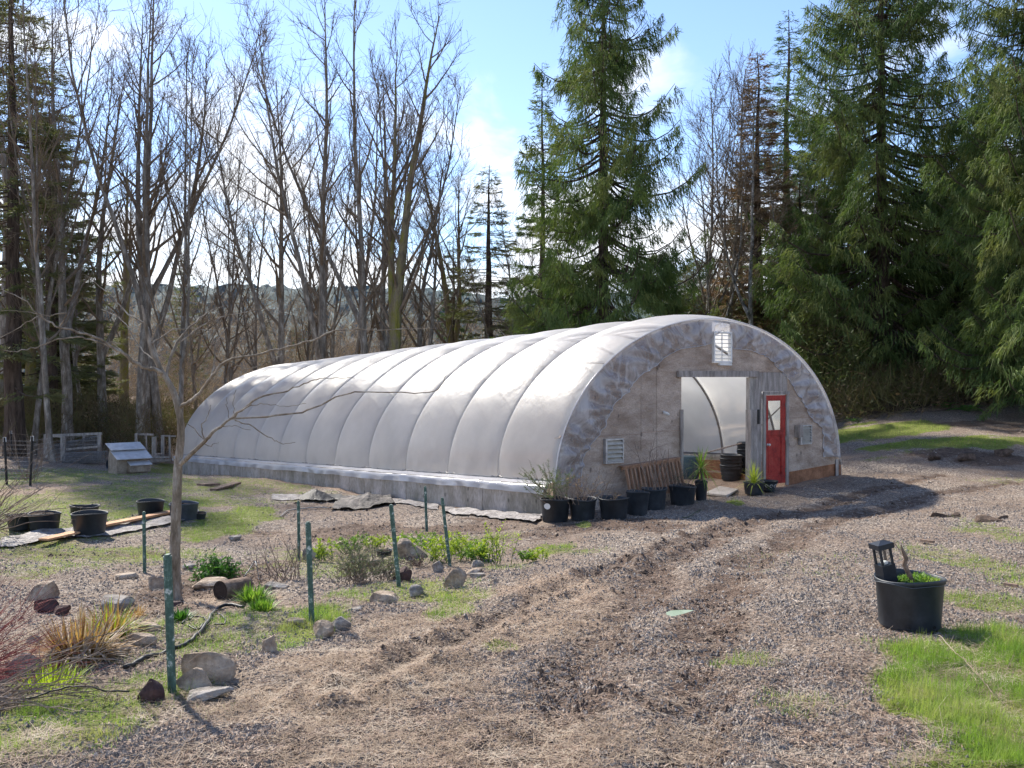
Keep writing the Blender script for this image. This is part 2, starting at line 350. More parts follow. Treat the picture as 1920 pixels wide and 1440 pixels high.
M['wire'] = pm('galvanised_wire', (.2, .2, .21), (.36, .36, .37), 8, .5, 0, metal=.3)
M['wireroll'] = pm('wire_roll', (.12, .12, .12), (.28, .28, .28), 40, .7, .5)
M['teal'] = pm('blue_barrel_plastic', (.02, .05, .07), (.04, .08, .1), 5, .5, .1)
M['concrete'] = pm('pale_slab', (.34, .3, .26), (.48, .43, .38), 6, .9, .4, fine=30)
M['dirtfloor'] = M['soil']
M['clod'] = pm('dark_soil_clod', (.05, .034, .025), (.15, .104, .076), 9, .95, 1, fine=40, bdist=.03)
M['hill'] = pm('haze_tinted_hill', (.05, .08, .085), (.10, .14, .14), .02, .95, 0, 6, fine=.12)  # distance haze put into the colour as a blue shift of the forest green
M['frond'] = pm('fern_green', (.05, .13, .03), (.12, .25, .05), 5, .6, 0, fine=20, transl=.35)
M['ink'] = pm('dark_lamp_metal', (.018, .022, .03), (.03, .036, .046), 5, .4, .1, metal=.2)
M['log'] = pm('cut_log_end', (.02, .014, .012), (.06, .04, .03), 8, .95, .6)
M['logside'] = pm('log_bark', (.13, .085, .06), (.27, .19, .14), 6, .9, .8, fine=25)

def film_mat(name, tint, transp, transl, diff_rough=.35, dirt=.25, patchy=0):
    m, t = new_mat(name); o = N('ShaderNodeOutputMaterial', t)
    n1 = noise(t, 1.3, 6, .6); col = ramp(t, n1, [(.3, tuple(c * (1 - dirt) for c in tint)), (.65, tint)])
    bm = N('ShaderNodeBump', t); bm.inputs['Strength'].default_value = .35; bm.inputs['Distance'].default_value = .06
    L(noise(t, 2.2, 5, .6, stretch=(1, 1, .7)), bm.inputs['Height'], t)
    df = N('ShaderNodeBsdfDiffuse', t); L(col, df.inputs[0], t); L(bm.outputs[0], df.inputs['Normal'], t)
    tl = N('ShaderNodeBsdfTranslucent', t); L(col, tl.inputs[0], t)
    tp = N('ShaderNodeBsdfTransparent', t); tp.inputs[0].default_value = (*[min(1, c * 1.08) for c in tint], 1)
    gl = N('ShaderNodeBsdfGlossy', t); gl.inputs['Roughness'].default_value = diff_rough; L(bm.outputs[0], gl.inputs['Normal'], t)
    a = N('ShaderNodeMixShader', t); a.inputs[0].default_value = transl; L(df.outputs[0], a.inputs[1], t); L(tl.outputs[0], a.inputs[2], t)
    b = N('ShaderNodeMixShader', t); b.inputs[0].default_value = transp
    if patchy:
        pr = N('ShaderNodeMapRange', t); L(noise(t, 1.9, 5, .62, stretch=(1, 1, .8), dist=1.2), pr.inputs[0], t); pr.inputs[1].default_value = .38; pr.inputs[2].default_value = .62; pr.inputs[3].default_value = transp - patchy; pr.inputs[4].default_value = transp + patchy; L(pr.outputs[0], b.inputs[0], t)
    L(a.outputs[0], b.inputs[1], t); L(tp.outputs[0], b.inputs[2], t)
    fr = N('ShaderNodeLayerWeight', t); fr.inputs[0].default_value = .5; L(bm.outputs[0], fr.inputs['Normal'], t)
    c = N('ShaderNodeMixShader', t); L(math_(t, 'MULTIPLY_ADD', math_(t, 'POWER', fr.outputs['Facing'], 4.0), .38, .04), c.inputs[0], t); L(b.outputs[0], c.inputs[1], t); L(gl.outputs[0], c.inputs[2], t)
    L(c.outputs[0], o.inputs[0], t); return m
M['film'] = film_mat('greenhouse_film', (.93, .925, .91), .32, .72, .42, .12)
M['filmfront'] = film_mat('wrapped_film', (.74, .72, .72), .58, .25, .18, .25, patchy=.25)
M['filmflap'] = film_mat('skirt_film', (.75, .75, .78), .25, .35, .2, .2)
gm, gt = new_mat('clear_glass'); go = N('ShaderNodeOutputMaterial', gt)
g1 = N('ShaderNodeBsdfTransparent', gt); g1.inputs[0].default_value = (.93, .95, .95, 1); g2 = N('ShaderNodeBsdfGlossy', gt); g2.inputs['Roughness'].default_value = .05
gx = N('ShaderNodeMixShader', gt); gx.inputs[0].default_value = .1; L(g1.outputs[0], gx.inputs[1], gt); L(g2.outputs[0], gx.inputs[2], gt); L(gx.outputs[0], go.inputs[0], gt)
M['glass'] = gm

# ------------------------------------------------------------------ ground zones (real places on the ground)
def ell(px, py, rx, ry, a=1.0):
    c = at(px, py); x0 = at(px, min(py + ry, 1700)); x1 = at(px, max(py - ry, 770))
    return (c[0], c[1], max(.12, rx * c[1] / FOC), max(.12, (x1[1] - x0[1]) / 2), a)
GR = [ell(*e) for e in [(1860,1300,200,112,1.15),(1900,1205,150,48,1.15),(1795,1185,45,18,.9),(1730,1340,70,50,.9),(1860,1440,230,90,1),(1850,1060,110,55,.5),(1890,1000,80,28,.5),
     (1850,1130,90,20,.55),(1650,806,140,15,1.4),(1790,830,150,14,1.3),(1640,862,50,5,.5),(150,950,300,70,.6),(100,890,240,34,.58),(430,975,90,34,.85),(235,962,60,12,.8),
     (60,1012,60,14,.6),(260,1040,170,24,.55),(120,1060,140,30,.5),(200,1330,200,60,.7),(60,1400,220,60,.6),(590,1172,70,34,.85),(850,1150,60,22,.85),(760,1105,130,20,.6),(640,1070,90,22,.55),
     (420,1190,160,40,.5),(470,910,200,25,.5),(350,950,50,20,.8),(870,1120,70,14,.7),(1095,983,12,5,1.1),(1380,944,14,5,1.1),(1030,1030,50,9,.7),(1100,1035,60,8,.45),(938,1212,30,7,.7),(1400,1240,60,16,.45),
     (1500,1330,90,25,.35),(690,1040,300,22,.45),(900,1010,100,12,.45),(1560,1060,160,40,.2),(330,1170,40,16,.6),(480,1160,80,22,.6),(960,1060,60,12,.5),(330,880,90,10,.7),(280,905,100,10,.5),(1870,900,60,8,.4)]]
ST = [ell(*e) for e in [(900,1185,230,45,1),(700,1240,260,55,.9),(560,1310,240,45,.8),(1040,1120,110,40,.8),(760,1180,120,25,.9),(420,1120,120,25,.7),(300,1090,160,22,.5),(650,1000,250,30,.4),
     (120,920,240,24,.7),(500,900,150,14,.6),(1370,905,60,14,1),(150,1200,160,60,.6),(900,1400,500,60,.4),(250,860,200,20,.5),(1750,765,220,14,.6),(500,1000,220,30,.4),(1640,850,80,8,.6)]]
MU = [ell(*e) for e in [(380,1100,110,30,.9),(300,1140,90,25,.7),(700,1000,260,14,.8),(960,1010,230,12,.6),(190,1040,130,10,.7),(1190,1052,45,10,1),(1750,760,220,35,.9),(1820,795,120,10,.7),(1850,862,90,14,1),
     (1760,850,80,12,.8),(240,925,80,14,.5),(1000,970,200,10,.6),(1150,985,160,14,.8),(480,1070,130,18,.7),(620,950,120,10,.5),(1480,970,120,12,.3),(560,870,260,12,.3),(1900,800,80,20,.6)]]
def poly(pts): return np.array([at(*p)[:2] for p in pts])
RUT = [poly([(980,1480),(1090,1250),(1180,1130),(1270,1045),(1400,985),(1600,930),(1760,890)]),
       poly([(1300,1480),(1320,1280),(1330,1150),(1400,1060),(1540,985),(1740,930),(1900,905)]),
       poly([(640,1300),(880,1190),(1040,1110),(1190,1050),(1300,1010),(1420,970)])]
RW = [.27, .27, .15]
def pdist(x, y, P):
    d = np.full(np.shape(x), 1e9)
    for a, b in zip(P[:-1], P[1:]):
        ab = b - a; t = np.clip(((x - a[0]) * ab[0] + (y - a[1]) * ab[1]) / (ab @ ab), 0, 1)
        d = np.minimum(d, np.hypot(x - a[0] - ab[0] * t, y - a[1] - ab[1] * t))
    return d
def pdist2(x, y, P):
    d = np.full(np.shape(x), 1e9); sa = np.zeros(np.shape(x)); acc = 0
    for a, b in zip(P[:-1], P[1:]):
        ab = b - a; l = math.sqrt(ab @ ab); t = np.clip(((x - a[0]) * ab[0] + (y - a[1]) * ab[1]) / (ab @ ab), 0, 1)
        q = np.hypot(x - a[0] - ab[0] * t, y - a[1] - ab[1] * t); m = q < d; sa = np.where(m, acc + t * l, sa); d = np.minimum(d, q); acc += l
    return d, sa
def emask(x, y, E, seed):
    w = (fbm(x * 1.3, y * 1.3, 4, seed) - .5) * 1.3
    v = np.zeros(np.shape(x))
    for cx, cy, rx, ry, a in E:
        d = np.hypot((x - cx) / rx, (y - cy) / ry) + w
        v = np.maximum(v, a * (1 - sm(.55, 1.25, d)))
    return v
def zones(x, y):
    g = emask(x, y, GR, 11); s = emask(x, y, ST, 31); m = emask(x, y, MU, 51)
    for P, w in zip(RUT, RW):
        d = pdist(x, y, P) + (fbm(x * 2, y * 2, 3, 71) - .5) * .5
        m = np.maximum(m, .66 * (1 - sm(w * .7, w * 1.8, d)))
    r = np.hypot(x, y); fo = sm(36, 46, r) * (x < 14) + sm(33, 38, y) * (x >= 8)   # forest floor
    s = np.maximum(s, np.clip(fo, 0, 1) * .85)
    ss, tt = toST(x, y); ins = (ss > -.2) & (ss < 9.6) & (tt > -.3) & (tt < BL)
    s = np.where(ins, .9, s); g = np.where(ins, 0, g)
    return g, s, m
def micro(x, y):
    r = np.hypot(x, y)
    a = (fbm(x * 1.1, y * 1.1, 3, 3) - .5) * .12 + (fbm(x * 5, y * 5, 3, 4) - .5) * .055 + (vn(x * 21, y * 21, 9) - .5) * .012 * (r < 20)
    for P, w in zip(RUT, RW):
        d, sa = pdist2(x, y, P)
        a = a + .011 * np.sin(sa * 39 + np.sin(d * 30) * .8) * (1 - sm(w * .5, w, d)) * sm(.35, .55, vn(sa * .9, d * 2, 77))
        a = a - .036 * (1 - sm(0, w, d)) * (.6 + .8 * vn(x * 3, y * 3, 8)) + .024 * np.exp(-((d - w * 1.4) / (w * .35)) ** 2) * (.2 + 1.2 * fbm(x * 7, y * 7, 3, 6))
    P = RUT[2]; d = pdist(x, y, P)
    a = a + .09 * np.exp(-((d - .28) / .14) ** 2) * sm(.3, .8, fbm(x * 6, y * 6, 4, 91)) * .9
    return a * (1 - .0 * r)
def gzm(x, y): return gz(x, y) + micro(x, y)

def ground_mesh():
    ang = np.r_[np.linspace(-180, -40, 29)[:-1], np.linspace(-40, 40, 400), np.linspace(40, 180, 29)[1:]]
    rr = np.r_[np.linspace(.05, 4, 14)[:-1], np.geomspace(4, 55, 400), np.geomspace(55, 4500, 50)[1:]]
    a = R(1) * ang; X = rr[:, None] * np.sin(a)[None]; Y = rr[:, None] * np.cos(a)[None]
    near = (rr < 60)[:, None] & np.ones_like(X, bool)
    Z = gz(X, Y); mi = np.zeros_like(X); mi[near] = micro(X[near], Y[near]); Z = Z + mi
    b = MB(); b.grid(np.stack([X, Y, Z], -1)[:, ::-1])
    g, s, m = np.zeros_like(X), np.full_like(X, .8), np.zeros_like(X)
    g[near], s[near], m[near] = zones(X[near], Y[near])
    return b, (g[:, ::-1], s[:, ::-1], m[:, ::-1])
def ground_mat():
    m, t = new_mat('ground_soil_gravel_grass'); o = N('ShaderNodeOutputMaterial', t); p = N('ShaderNodeBsdfPrincipled', t)
    at_ = N('ShaderNodeAttribute', t); at_.attribute_name = 'zone'; sp = N('ShaderNodeSeparateColor', t); L(at_.outputs['Color'], sp.inputs[0], t)
    tcx = N('ShaderNodeTexCoord', t).outputs['Object']
    vo = N('ShaderNodeTexVoronoi', t); vo.inputs['Scale'].default_value = 42; L(tcx, vo.inputs['Vector'], t)
    sc_ = N('ShaderNodeSeparateColor', t); L(vo.outputs['Color'], sc_.inputs[0], t)
    grav = ramp(t, sc_.outputs[0], [(0, (.08, .07, .063)), (.4, (.2, .165, .135)), (.75, (.34, .275, .22)), (1, (.58, .5, .42))])
    big = noise(t, .55, 6, .6, tcx); brown = ramp(t, noise(t, 9, 6, .7, tcx), [(.3, (.12, .085, .063)), (.7, (.31, .23, .175))])
    grav = mixc(t, ramp(t, big, [(.38, (0, 0, 0)), (.62, (.75, .75, .75))]), grav, brown)
    straw = ramp(t, noise(t, 30, 5, .75, tcx), [(.3, (.13, .09, .065)), (.5, (.31, .225, .165)), (.72, (.55, .43, .33))])
    mud = ramp(t, noise(t, 12, 6, .7, tcx), [(.3, (.06, .04, .03)), (.7, (.2, .14, .105))])
    gr = ramp(t, noise(t, 14, 6, .7, tcx), [(.3, (.09, .11, .03)), (.55, (.19, .22, .05)), (.75, (.34, .31, .13))])
    def fac(ch, sc, sd):
        nn = noise(t, sc, 6, .7, tcx, stretch=(1, 1.0 + sd * .1, 1)); q = math_(t, 'ADD', ch, math_(t, 'MULTIPLY_ADD', nn, 1.5, -1.02)); r_ = N('ShaderNodeMapRange', t)
        L(q, r_.inputs[0], t); r_.inputs[1].default_value = .1; r_.inputs[2].default_value = .45; return r_.outputs[0]
    c = mixc(t, fac(sp.outputs[2], 4, 1), grav, mud)
    c = mixc(t, fac(sp.outputs[1], 5, 3), c, straw); c = mixc(t, fac(sp.outputs[0], 4.3, 5), c, gr)
    L(c, p.inputs['Base Color'], t); p.inputs['Roughness'].default_value = .95; p.inputs['Specular IOR Level'].default_value = .15
    b = N('ShaderNodeBump', t); b.inputs['Strength'].default_value = 1; b.inputs['Distance'].default_value = .03
    L(math_(t, 'ADD', noise(t, 26, 6, .75, tcx), math_(t, 'MULTIPLY', vo.outputs['Distance'], -.6)), b.inputs['Height'], t); L(b.outputs[0], p.inputs['Normal'], t)
    L(p.outputs[0], o.inputs[0], t); return m
gb, (zg, zs, zm) = ground_mesh()
ground = gb.obj('ground', ground_mat(), smooth=True); tag(ground, 'gravel, soil and patchy grass yard', kind='structure')
ca = ground.data.color_attributes.new('zone', 'FLOAT_COLOR', 'POINT')
ca.data.foreach_set('color', np.stack([zg, zs, zm, np.ones_like(zg)], -1).reshape(-1).astype(np.float32))

# far forested hills
def hill(y0, h, seed, nm, lab):
    x = np.linspace(-900, 900, 420); k = np.linspace(0, 1, 26)
    X, Kk = np.meshgrid(x, k, indexing='ij'); Y = y0 + Kk * 260
    top = h * (.95 + .55 * fbm(X / 230, Kk * 0 + seed, 3, seed)) * sm(1.0, .55, np.abs(X + 160) / 1300 + .2)
    Z = -14 + (top + 14) * np.sin(Kk * math.pi / 2) ** .8 + (vn(X / 4.5, Kk * 50, seed + 3)) * 9 * (Kk > .02)
    b = MB(); b.grid(np.stack([X, Y, Z], -1)[:, ::-1]); o = b.obj(nm, M['hill']); tag(o, lab, kind='structure'); return o
hill(620, 62, 5, 'hills', 'forested ridge tinted haze blue far beyond the trees')

# ------------------------------------------------------------------ greenhouse
gh = thing('greenhouse', (*Bw(4.7, 8, -.4),), 'long arched greenhouse of milky plastic film with weathered plywood end wall and red door', 'greenhouse')
GO = world_loc(gh)
# film
NT, NP = 12 * 16 + 1, 72
tt = np.concatenate([(i + .5 - .5 * np.cos(np.linspace(0, math.pi, 17)[:-1])) for i in range(12)] + [[12.0]]) * BL / 12; ph = np.linspace(R(1.5), math.pi - R(1.5), NP)
T_, PH = np.meshgrid(tt, ph, indexing='ij')
def arc(PHv, off): 
    nx = -np.cos(PHv) * AB; nz = np.sin(PHv) * AA; l = np.hypot(nx, nz)
    return AC - AA * np.cos(PHv) + off * nx / l, AH + AB * np.sin(PHv) + off * nz / l
fr = (T_ / BL * 12) % 1; fr = np.where(T_ >= BL - 1e-6, 0, fr)
bul = .165 * np.abs(np.sin(math.pi * fr)) ** .5 * (.3 + .7 * np.sin(PH)) * (1 - .0 * T_)
bul = bul + (.03 * (fbm(T_ * 1.1 + PH * 1.5, PH * 3, 4, 2) - .5) + .012 * (fbm(T_ * 5 + PH * 9, PH * 2.2, 3, 12) - .5)) * np.minimum(1, fr * (1 - fr) * 12) + .015 * np.exp(-PH / .12) * np.sin(T_ * 9 + 3 * vn(T_, PH, 3))
S_, Z_ = arc(PH, bul + .004)
b = MB(); b.grid(Bw(S_, T_ - .06 * (T_ < 1e-6), Z_)); b.obj('plastic_film', M['film'], gh, smooth=True)
# hoops, purlins, braces
phh = np.linspace(0, math.pi, 41)
for i in range(13):
    t0 = BL / 12 * i + (.03 if i == 0 else (-.03 if i == 12 else 0))
    s, z = arc(phh, -.034); P = Bw(s, t0, z)
    P = np.concatenate([Bw(s[0], t0, -.42)[None], P, Bw(s[-1], t0, -.3)[None]])
    MB().tubes(P, np.full(len(P), .027), 8).obj('hoop', M['steel'], gh, smooth=True)
for a in (R(48), R(90), R(132)):
    s, z = arc(np.array([a]), -.09); MB().tubes(np.stack([Bw(s[0], .1, z[0]), Bw(s[0], BL / 2, z[0]), Bw(s[0], BL - .1, z[0])]), np.full(3, .018), 6).obj('purlin', M['steel'], gh, smooth=True)
for a, b_ in ((R(10), R(38)), (R(170), R(142))):
    s, z = arc(np.array([a, b_]), -.12); MB().tubes(np.stack([Bw(s[0], 2.6, z[0]), Bw(s[1], .15, z[1])]), np.full(2, .018), 6).obj('brace', M['steel'], gh)
# skirt boards, both sides, with seams
def basez(t): return -.49 if t < 0 else -.49
edges = [0, 2.05, 2.68, 5.1, 7.5, 7.9, 10.3, 12.8, 15.2, 17.6, 20.0, BL]
for i, (a, c) in enumerate(zip(edges[:-1], edges[1:])):
    o_ = .004 * (i % 2)
    MB().box((.10 - o_, a + .004, -.62), (.135 - o_, c - .004, .13), fn=Bw).obj('skirt_panel', M['skirt'], gh)
    MB().box((9.58 + o_, a + .004, -.62), (9.61 + o_, c - .004, .13), fn=Bw).obj('skirt_panel', M['skirt'], gh)
MB().box((.137, .0, .05), (.175, BL, .12), fn=Bw).obj('sill_board', M['greywood'], gh)
MB().box((9.54, .0, .05), (9.578, BL, .12), fn=Bw).obj('sill_board', M['palewood'], gh)
MB().box((9.50, .0, -.36), (9.578, BL, -.02), fn=Bw).obj('base_board', M['soilboard'], gh)
# film flap over the skirt + wiggle-wire track
t2 = np.linspace(-.02, BL, 300); kk = np.linspace(0, 1, 9)
T2, K2 = np.meshgrid(t2, kk, indexing='ij')
drop = .23 + .05 * (fbm(t2 * .8, t2 * 0, 3, 8) - .5)[:, None] + .03 * sm(3, 0, t2)[:, None]
s2 = .305 - .245 * sm(0, .55, K2) - .02 * np.sin(T2 * 7 + 4 * vn(T2, K2 * 2, 4)) * K2 + .02 * (fbm(T2 * 3, K2 * 3, 2, 9) - .5)
z2 = .195 - drop * K2 ** 1.2
b = MB(); b.grid(Bw(s2 - .03 * K2, T2, z2)[:, ::-1]); b.obj('skirt_film', M['filmflap'], gh, smooth=True)
tw = np.linspace(0, BL, 500)
MB().tubes(Bw(.285 + .012 * np.sin(tw * 22), tw, .205 + .012 * np.cos(tw * 22)), np.full(500, .007), 4).obj('wiggle_wire', M['steel'], gh)
MB().box((.272, 0, .175), (.318, BL, .2), fn=Bw).obj('lock_track', M['steel'], gh)
# end wall panels
def prism(b, pts, t0, t1, m=0):
    pts = np.array(pts); n = len(pts)
    A = Bw(pts[:, 0], t0, pts[:, 1]); Bk = Bw(pts[:, 0], t1, pts[:, 1])
    b.add(np.concatenate([A, Bk]), [np.arange(n)[None], (np.arange(n)[::-1] + n)[None]] + [np.array([[i, i + n, (i + 1) % n + n, (i + 1) % n]]) for i in range(n)], m)
def panel(s0, s1, z0, z1, name='plywood_panel', mat='ply', t0=0, th=.022, z0r=None, lab=None):
    g_ = .007; s0 += g_; s1 -= g_; z1 -= g_
    z0r = z0 if z0r is None else z0r
    s0 = max(s0, AC - AA + .03); s1 = min(s1, AC + AA - .03)
    top = []
    for s in np.linspace(s1, s0, 22):
        q = min(z1, float(archtop(s)) - .035); lo = z0 + (z0r - z0) * (s - s0) / (s1 - s0)
        top.append((s, max(q, lo + .01)))
    pts = [(s0, z0), (s1, z0r)] + top
    cl = [pts[0]]
    for p in pts[1:]:
        if math.hypot(p[0] - cl[-1][0], p[1] - cl[-1][1]) > 1e-3: cl.append(p)
    b = MB(); prism(b, cl, t0, t0 + th); o = b.obj(name, M[mat], gh)
    if lab: o['label'] = lab
    return o
DL, _ = fp(1278.5, 800); DR, _ = fp(1405, 800); _, DT = fp(1340, 706.5)
s727, _ = fp(1202, 800); s815, _ = fp(1231.5, 800); zs1 = fp(1160, 816)[1]
RDL = fp(1433, 800)[0]; RDR = fp(1471.5, 800)[0]; RDT = fp(1450, 741)[1]
zb = -.62; tops = fp(1300, 697)[1]
AL, AR = AC - AA, AC + AA
rnd = random.Random(3)
wall = [(AL, s727, zb, zs1), (s727, s815, zb, fp(1215, 810)[1]), (s815, DL, zb, fp(1250, 808)[1]),
        (AL, s727, zs1, 2.45), (s727, s815, fp(1215, 810)[1], 2.45), (s815, DL, fp(1250, 808)[1], 2.45),
        (AL, s815, 2.45, 3.6), (RDR + .13, AR, -.08, 1.2), (RDR + .13, AR, 1.2, 3.6), (DR + .1, RDR + .13, tops, 3.6)]
for i, (a, c, z0, z1) in enumerate(wall):
    panel(a, c, z0, z1, t0=.003 * (i % 3), z0r=(.02 if z0 == -.08 else None))
GW0, GWB = fp(1335, 680); GW1, GWT = fp(1369, 623)
panel(s815, GW0, tops, 3.6); panel(GW1, DR + .1, tops, 3.6, t0=.003); panel(GW0, GW1, tops, GWB, t0=.002); 
for (a, c, z0, z1) in ((s727 - .045, s727 + .045, -.6, 3.0), (s815 - .045, s815 + .045, -.6, 3.15), (DL - .06, DL - .01, -.6, tops), (RDR + .135, RDR + .2, -.08, 2.6)):
    MB().box((a, .034, z0), (c, .10, z1), fn=Bw).obj('stud', M['cedar'], gh)  # backing strips added behind the panel joints to block light leaks
for (a, c, z) in ((.6, s727 - .05, zs1), (s727 + .05, s815 - .05, zs1), (s815 + .05, DL - .065, fp(1250, 808)[1]), (1.75, s727 - .05, 2.45), (s727 + .05, s815 - .05, 2.45), (s815 + .05, DR + .1, tops), (RDR + .21, AR - .12, 1.2), (DR + .12, RDR + .13, tops)):
    MB().box((a, .034, z - .05), (c, .095, z + .05), fn=Bw).obj('stud', M['cedar'], gh)  # horizontal strips, likewise added to stop light leaking through joints
# little strip beside the doors
panel(DR + .07, RDL - .09, -.4, tops, 'wide_board', 'greywood', t0=-.006)
panel(RDL - .09, RDR + .09, RDT + .09, tops + .0, 'header_siding', 'greywood', t0=-.014, th=.03)
def wbox(px0, px1, py0, py1, t0, t1, name, mat, parent=gh, lab=None):
    s0, z0 = fp(px0, py1); s1, z1 = fp(px1, py0); zz0 = fp((px0 + px1) / 2, py1)[1]; zz1 = fp((px0 + px1) / 2, py0)[1]
    o = MB().box((s0, t0, zz0), (s1, t1, zz1), fn=Bw).obj(name, M[mat], parent)
    if lab: o['label'] = lab
    return o
wbox(1268, 1419, 696, 707, -.07, -.008, 'lintel', 'greywood')
wbox(1274.5, 1278.5, 768, 940, -.05, -.004, 'door_post', 'greywood')
wbox(1405, 1413, 707.5, 768, -.012, .09, 'door_post', 'palewood')
wbox(1404, 1416, 768, 925, -.06, .09, 'door_post', 'greywood')
wbox(1416.5, 1424, 768, 922, -.045, -.01, 'door_post', 'greywood')
wbox(1417, 1420, 768, 795, -.075, -.047, 'latch', 'black')
# boards framing the red door
for a, c, y0, y1 in ((1428.5, 1433, 741, 915), (1471.5, 1476, 741, 909), (1428.5, 1477, 734, 740.5)):
    wbox(a, c, y0, y1, -.055, -.01 if y0 != 734 else -.0165, 'door_frame', 'greywood')
rd = bpy.data.objects.new('red_door', None)
s0, s1 = RDL + .01, RDR - .01; zt = RDT; zb_ = fp(1452, 907)[1]; w0, wz0 = fp(1438.5, 807); w1, _ = fp(1463.5, 807); wz1 = fp(1450, 751.5)[1]
b = MB()
for q in ((s0, w0, zb_, zt), (w1, s1, zb_, zt), (w0, w1, wz1, zt), (w0, w1, wz0 - .12, wz0), (w0, w1, zb_, zb_ + .2)):
    b.box((q[0], -.03, q[2]), (q[1], .01, q[3]), fn=Bw)
b.box((w0, -.012, zb_ + .2), (w1, .006, wz0 - .12), fn=Bw)
door = b.obj('door', M['red'], gh); door['label'] = 'red panelled door with tall window'
MB().box((w0, -.014, wz0), (w1, -.008, wz1), fn=Bw).obj('door_pane', M['glass'], door, origin=GO)
for hz_ in (.25, 1.0, 1.78):
    MB().box((s1 - .015, -.045, zb_ + hz_), (s1 + .03, -.031, zb_ + hz_ + .1), fn=Bw).obj('hinge', M['steel'], door, origin=GO)
MB().box((w0 + .03, -.017, zb_ + .26), (w1 - .03, -.0125, wz0 - .2), fn=Bw).obj('inset_panel', M['red'], door, origin=GO)
kz = fp(1437, 834)[1]; ks = fp(1437.3, 834)[0]
a_ = np.linspace(0, math.pi, 8)
kb = MB(); kb.lathe([(0.0, -.03), (.02, -.028), (.03, -.01), (.028, .005), (.012, .015), (.012, .04), (.026, .042), (.026, .05)], 14)
KV = kb.V[0]; kb.V[0] = Bw(ks + KV[:, 0], -.08 + KV[:, 2], kz + KV[:, 1]); kb.obj('knob', M['white'], door, smooth=True, origin=GO)
# gable vent window
wv = MB()
for q in ((GW0, GW0 + .035, GWB, GWT), (GW1 - .035, GW1, GWB, GWT), (GW0 + .035, GW1 - .035, GWT - .035, GWT), (GW0 + .035, GW1 - .035, GWB, GWB + .035)):
    wv.box((q[0], -.06, q[2]), (q[1], .03, q[3]), fn=Bw)
gw = wv.obj('gable_vent', M['white'], gh)
for k in range(1, 8):
    z = GWB + (GWT - GWB) * k / 8; MB().box((GW0 + .036, -.05, z - .008), (GW1 - .036, -.03, z + .008), fn=Bw).obj('vent_bar', M['alu'], gw, origin=GO)
sm_ = (GW0 + GW1) / 2; MB().box((sm_ - .01, -.028, GWB + .036), (sm_ + .01, -.012, GWT - .036), fn=Bw).obj('vent_bar', M['alu'], gw, origin=GO)
MB().box((GW0 + .3 * (GW1 - GW0), -.07, GWB - .06), (GW1 - .02, -.01, GWB - .012), fn=Bw).obj('vent_sill', M['white'], gw, origin=GO)
# louvred vents
def louver(px0, px1, py0, py1, n):
    s0, z0 = fp(px0, py1); s1 = fp(px1, py1)[0]; z1 = fp(px0, py0)[1]
    f_ = MB()
    for q in ((s0, s0 + .05, z0, z1), (s1 - .03, s1, z0, z1), (s0 + .05, s1 - .03, z1 - .03, z1), (s0 + .05, s1 - .03, z0, z0 + .03)):
        f_.box((q[0], -.085, q[2]), (q[1], -.008, q[3]), fn=Bw)
    f_.box((s0 + .05, -.02, z0 + .03), (s1 - .03, -.012, z1 - .03), fn=Bw)
    fo = f_.obj('louver_vent', M['alu'], gh)
    for k in range(n):
        za = z0 + .035 + (z1 - z0 - .07) * k / n; zb2 = z0 + .035 + (z1 - z0 - .07) * (k + .93) / n
        V = Bw(np.array([s0 + .052, s1 - .032] * 4), np.array([-.095, -.095, -.035, -.035, -.088, -.088, -.028, -.028]), np.array([za, za, zb2, zb2, za + .001, za + .001, zb2 + .001, zb2 + .001]))
        o = MB().add(V, np.array([(0, 1, 3, 2), (4, 6, 7, 5), (0, 4, 5, 1), (2, 3, 7, 6), (0, 2, 6, 4), (1, 5, 7, 3)])); so = o.obj('louver_slat', M['slat'], fo, origin=GO)
louver(1130.5, 1164.5, 823.5, 870, 5); louver(1496, 1517.5, 797.5, 834, 6)
wbox(1489.5, 1495.5, 797, 820, -.16, -.008, 'vent_hood', 'greywood')
fc = MB(); fs, fz = fp(1243, 775); fc.lathe([(0, -.05), (.03, -.05), (.035, .03), (.02, .06)], 12)
V = fc.V[0]; fc.V[0] = Bw(fs + V[:, 2] * .8, -.09 + V[:, 0] - V[:, 2] * .6, fz + V[:, 1] - V[:, 2] * .4); fc.tubes(np.stack([Bw(fs, 0, fz + .03), Bw(fs, -.09, fz + .02)]), np.full(2, .012), 8)
fc.obj('spotlight', M['white'], gh, smooth=True)
# base on the right, corner post
b = MB(); prism(b, [(RDR + .13, -.75), (AR - .03, -.75), (AR - .03, .01), (RDR + .13, -.085)], .03, .08); b.obj('foundation_board', M['soilboard'], gh)
MB().box((AR - .12, -.03, -.6), (AR - .06, -.003, .12), fn=Bw).obj('corner_post', M['alu'], gh)
MB().box((AR - .04, -.02, -.6), (AR + .01, .14, .12), fn=Bw).obj('corner_post', M['greywood'], gh)
# back wall
b = MB(); ss_ = np.linspace(AL + .03, AR - .03, 30); prism(b, [(AL + .03, -.6), (AR - .03, -.6)] + [(s, float(archtop(s)) - .04) for s in ss_[::-1]], BL - .06, BL - .03); b.obj('back_wall', M['ply'], gh)
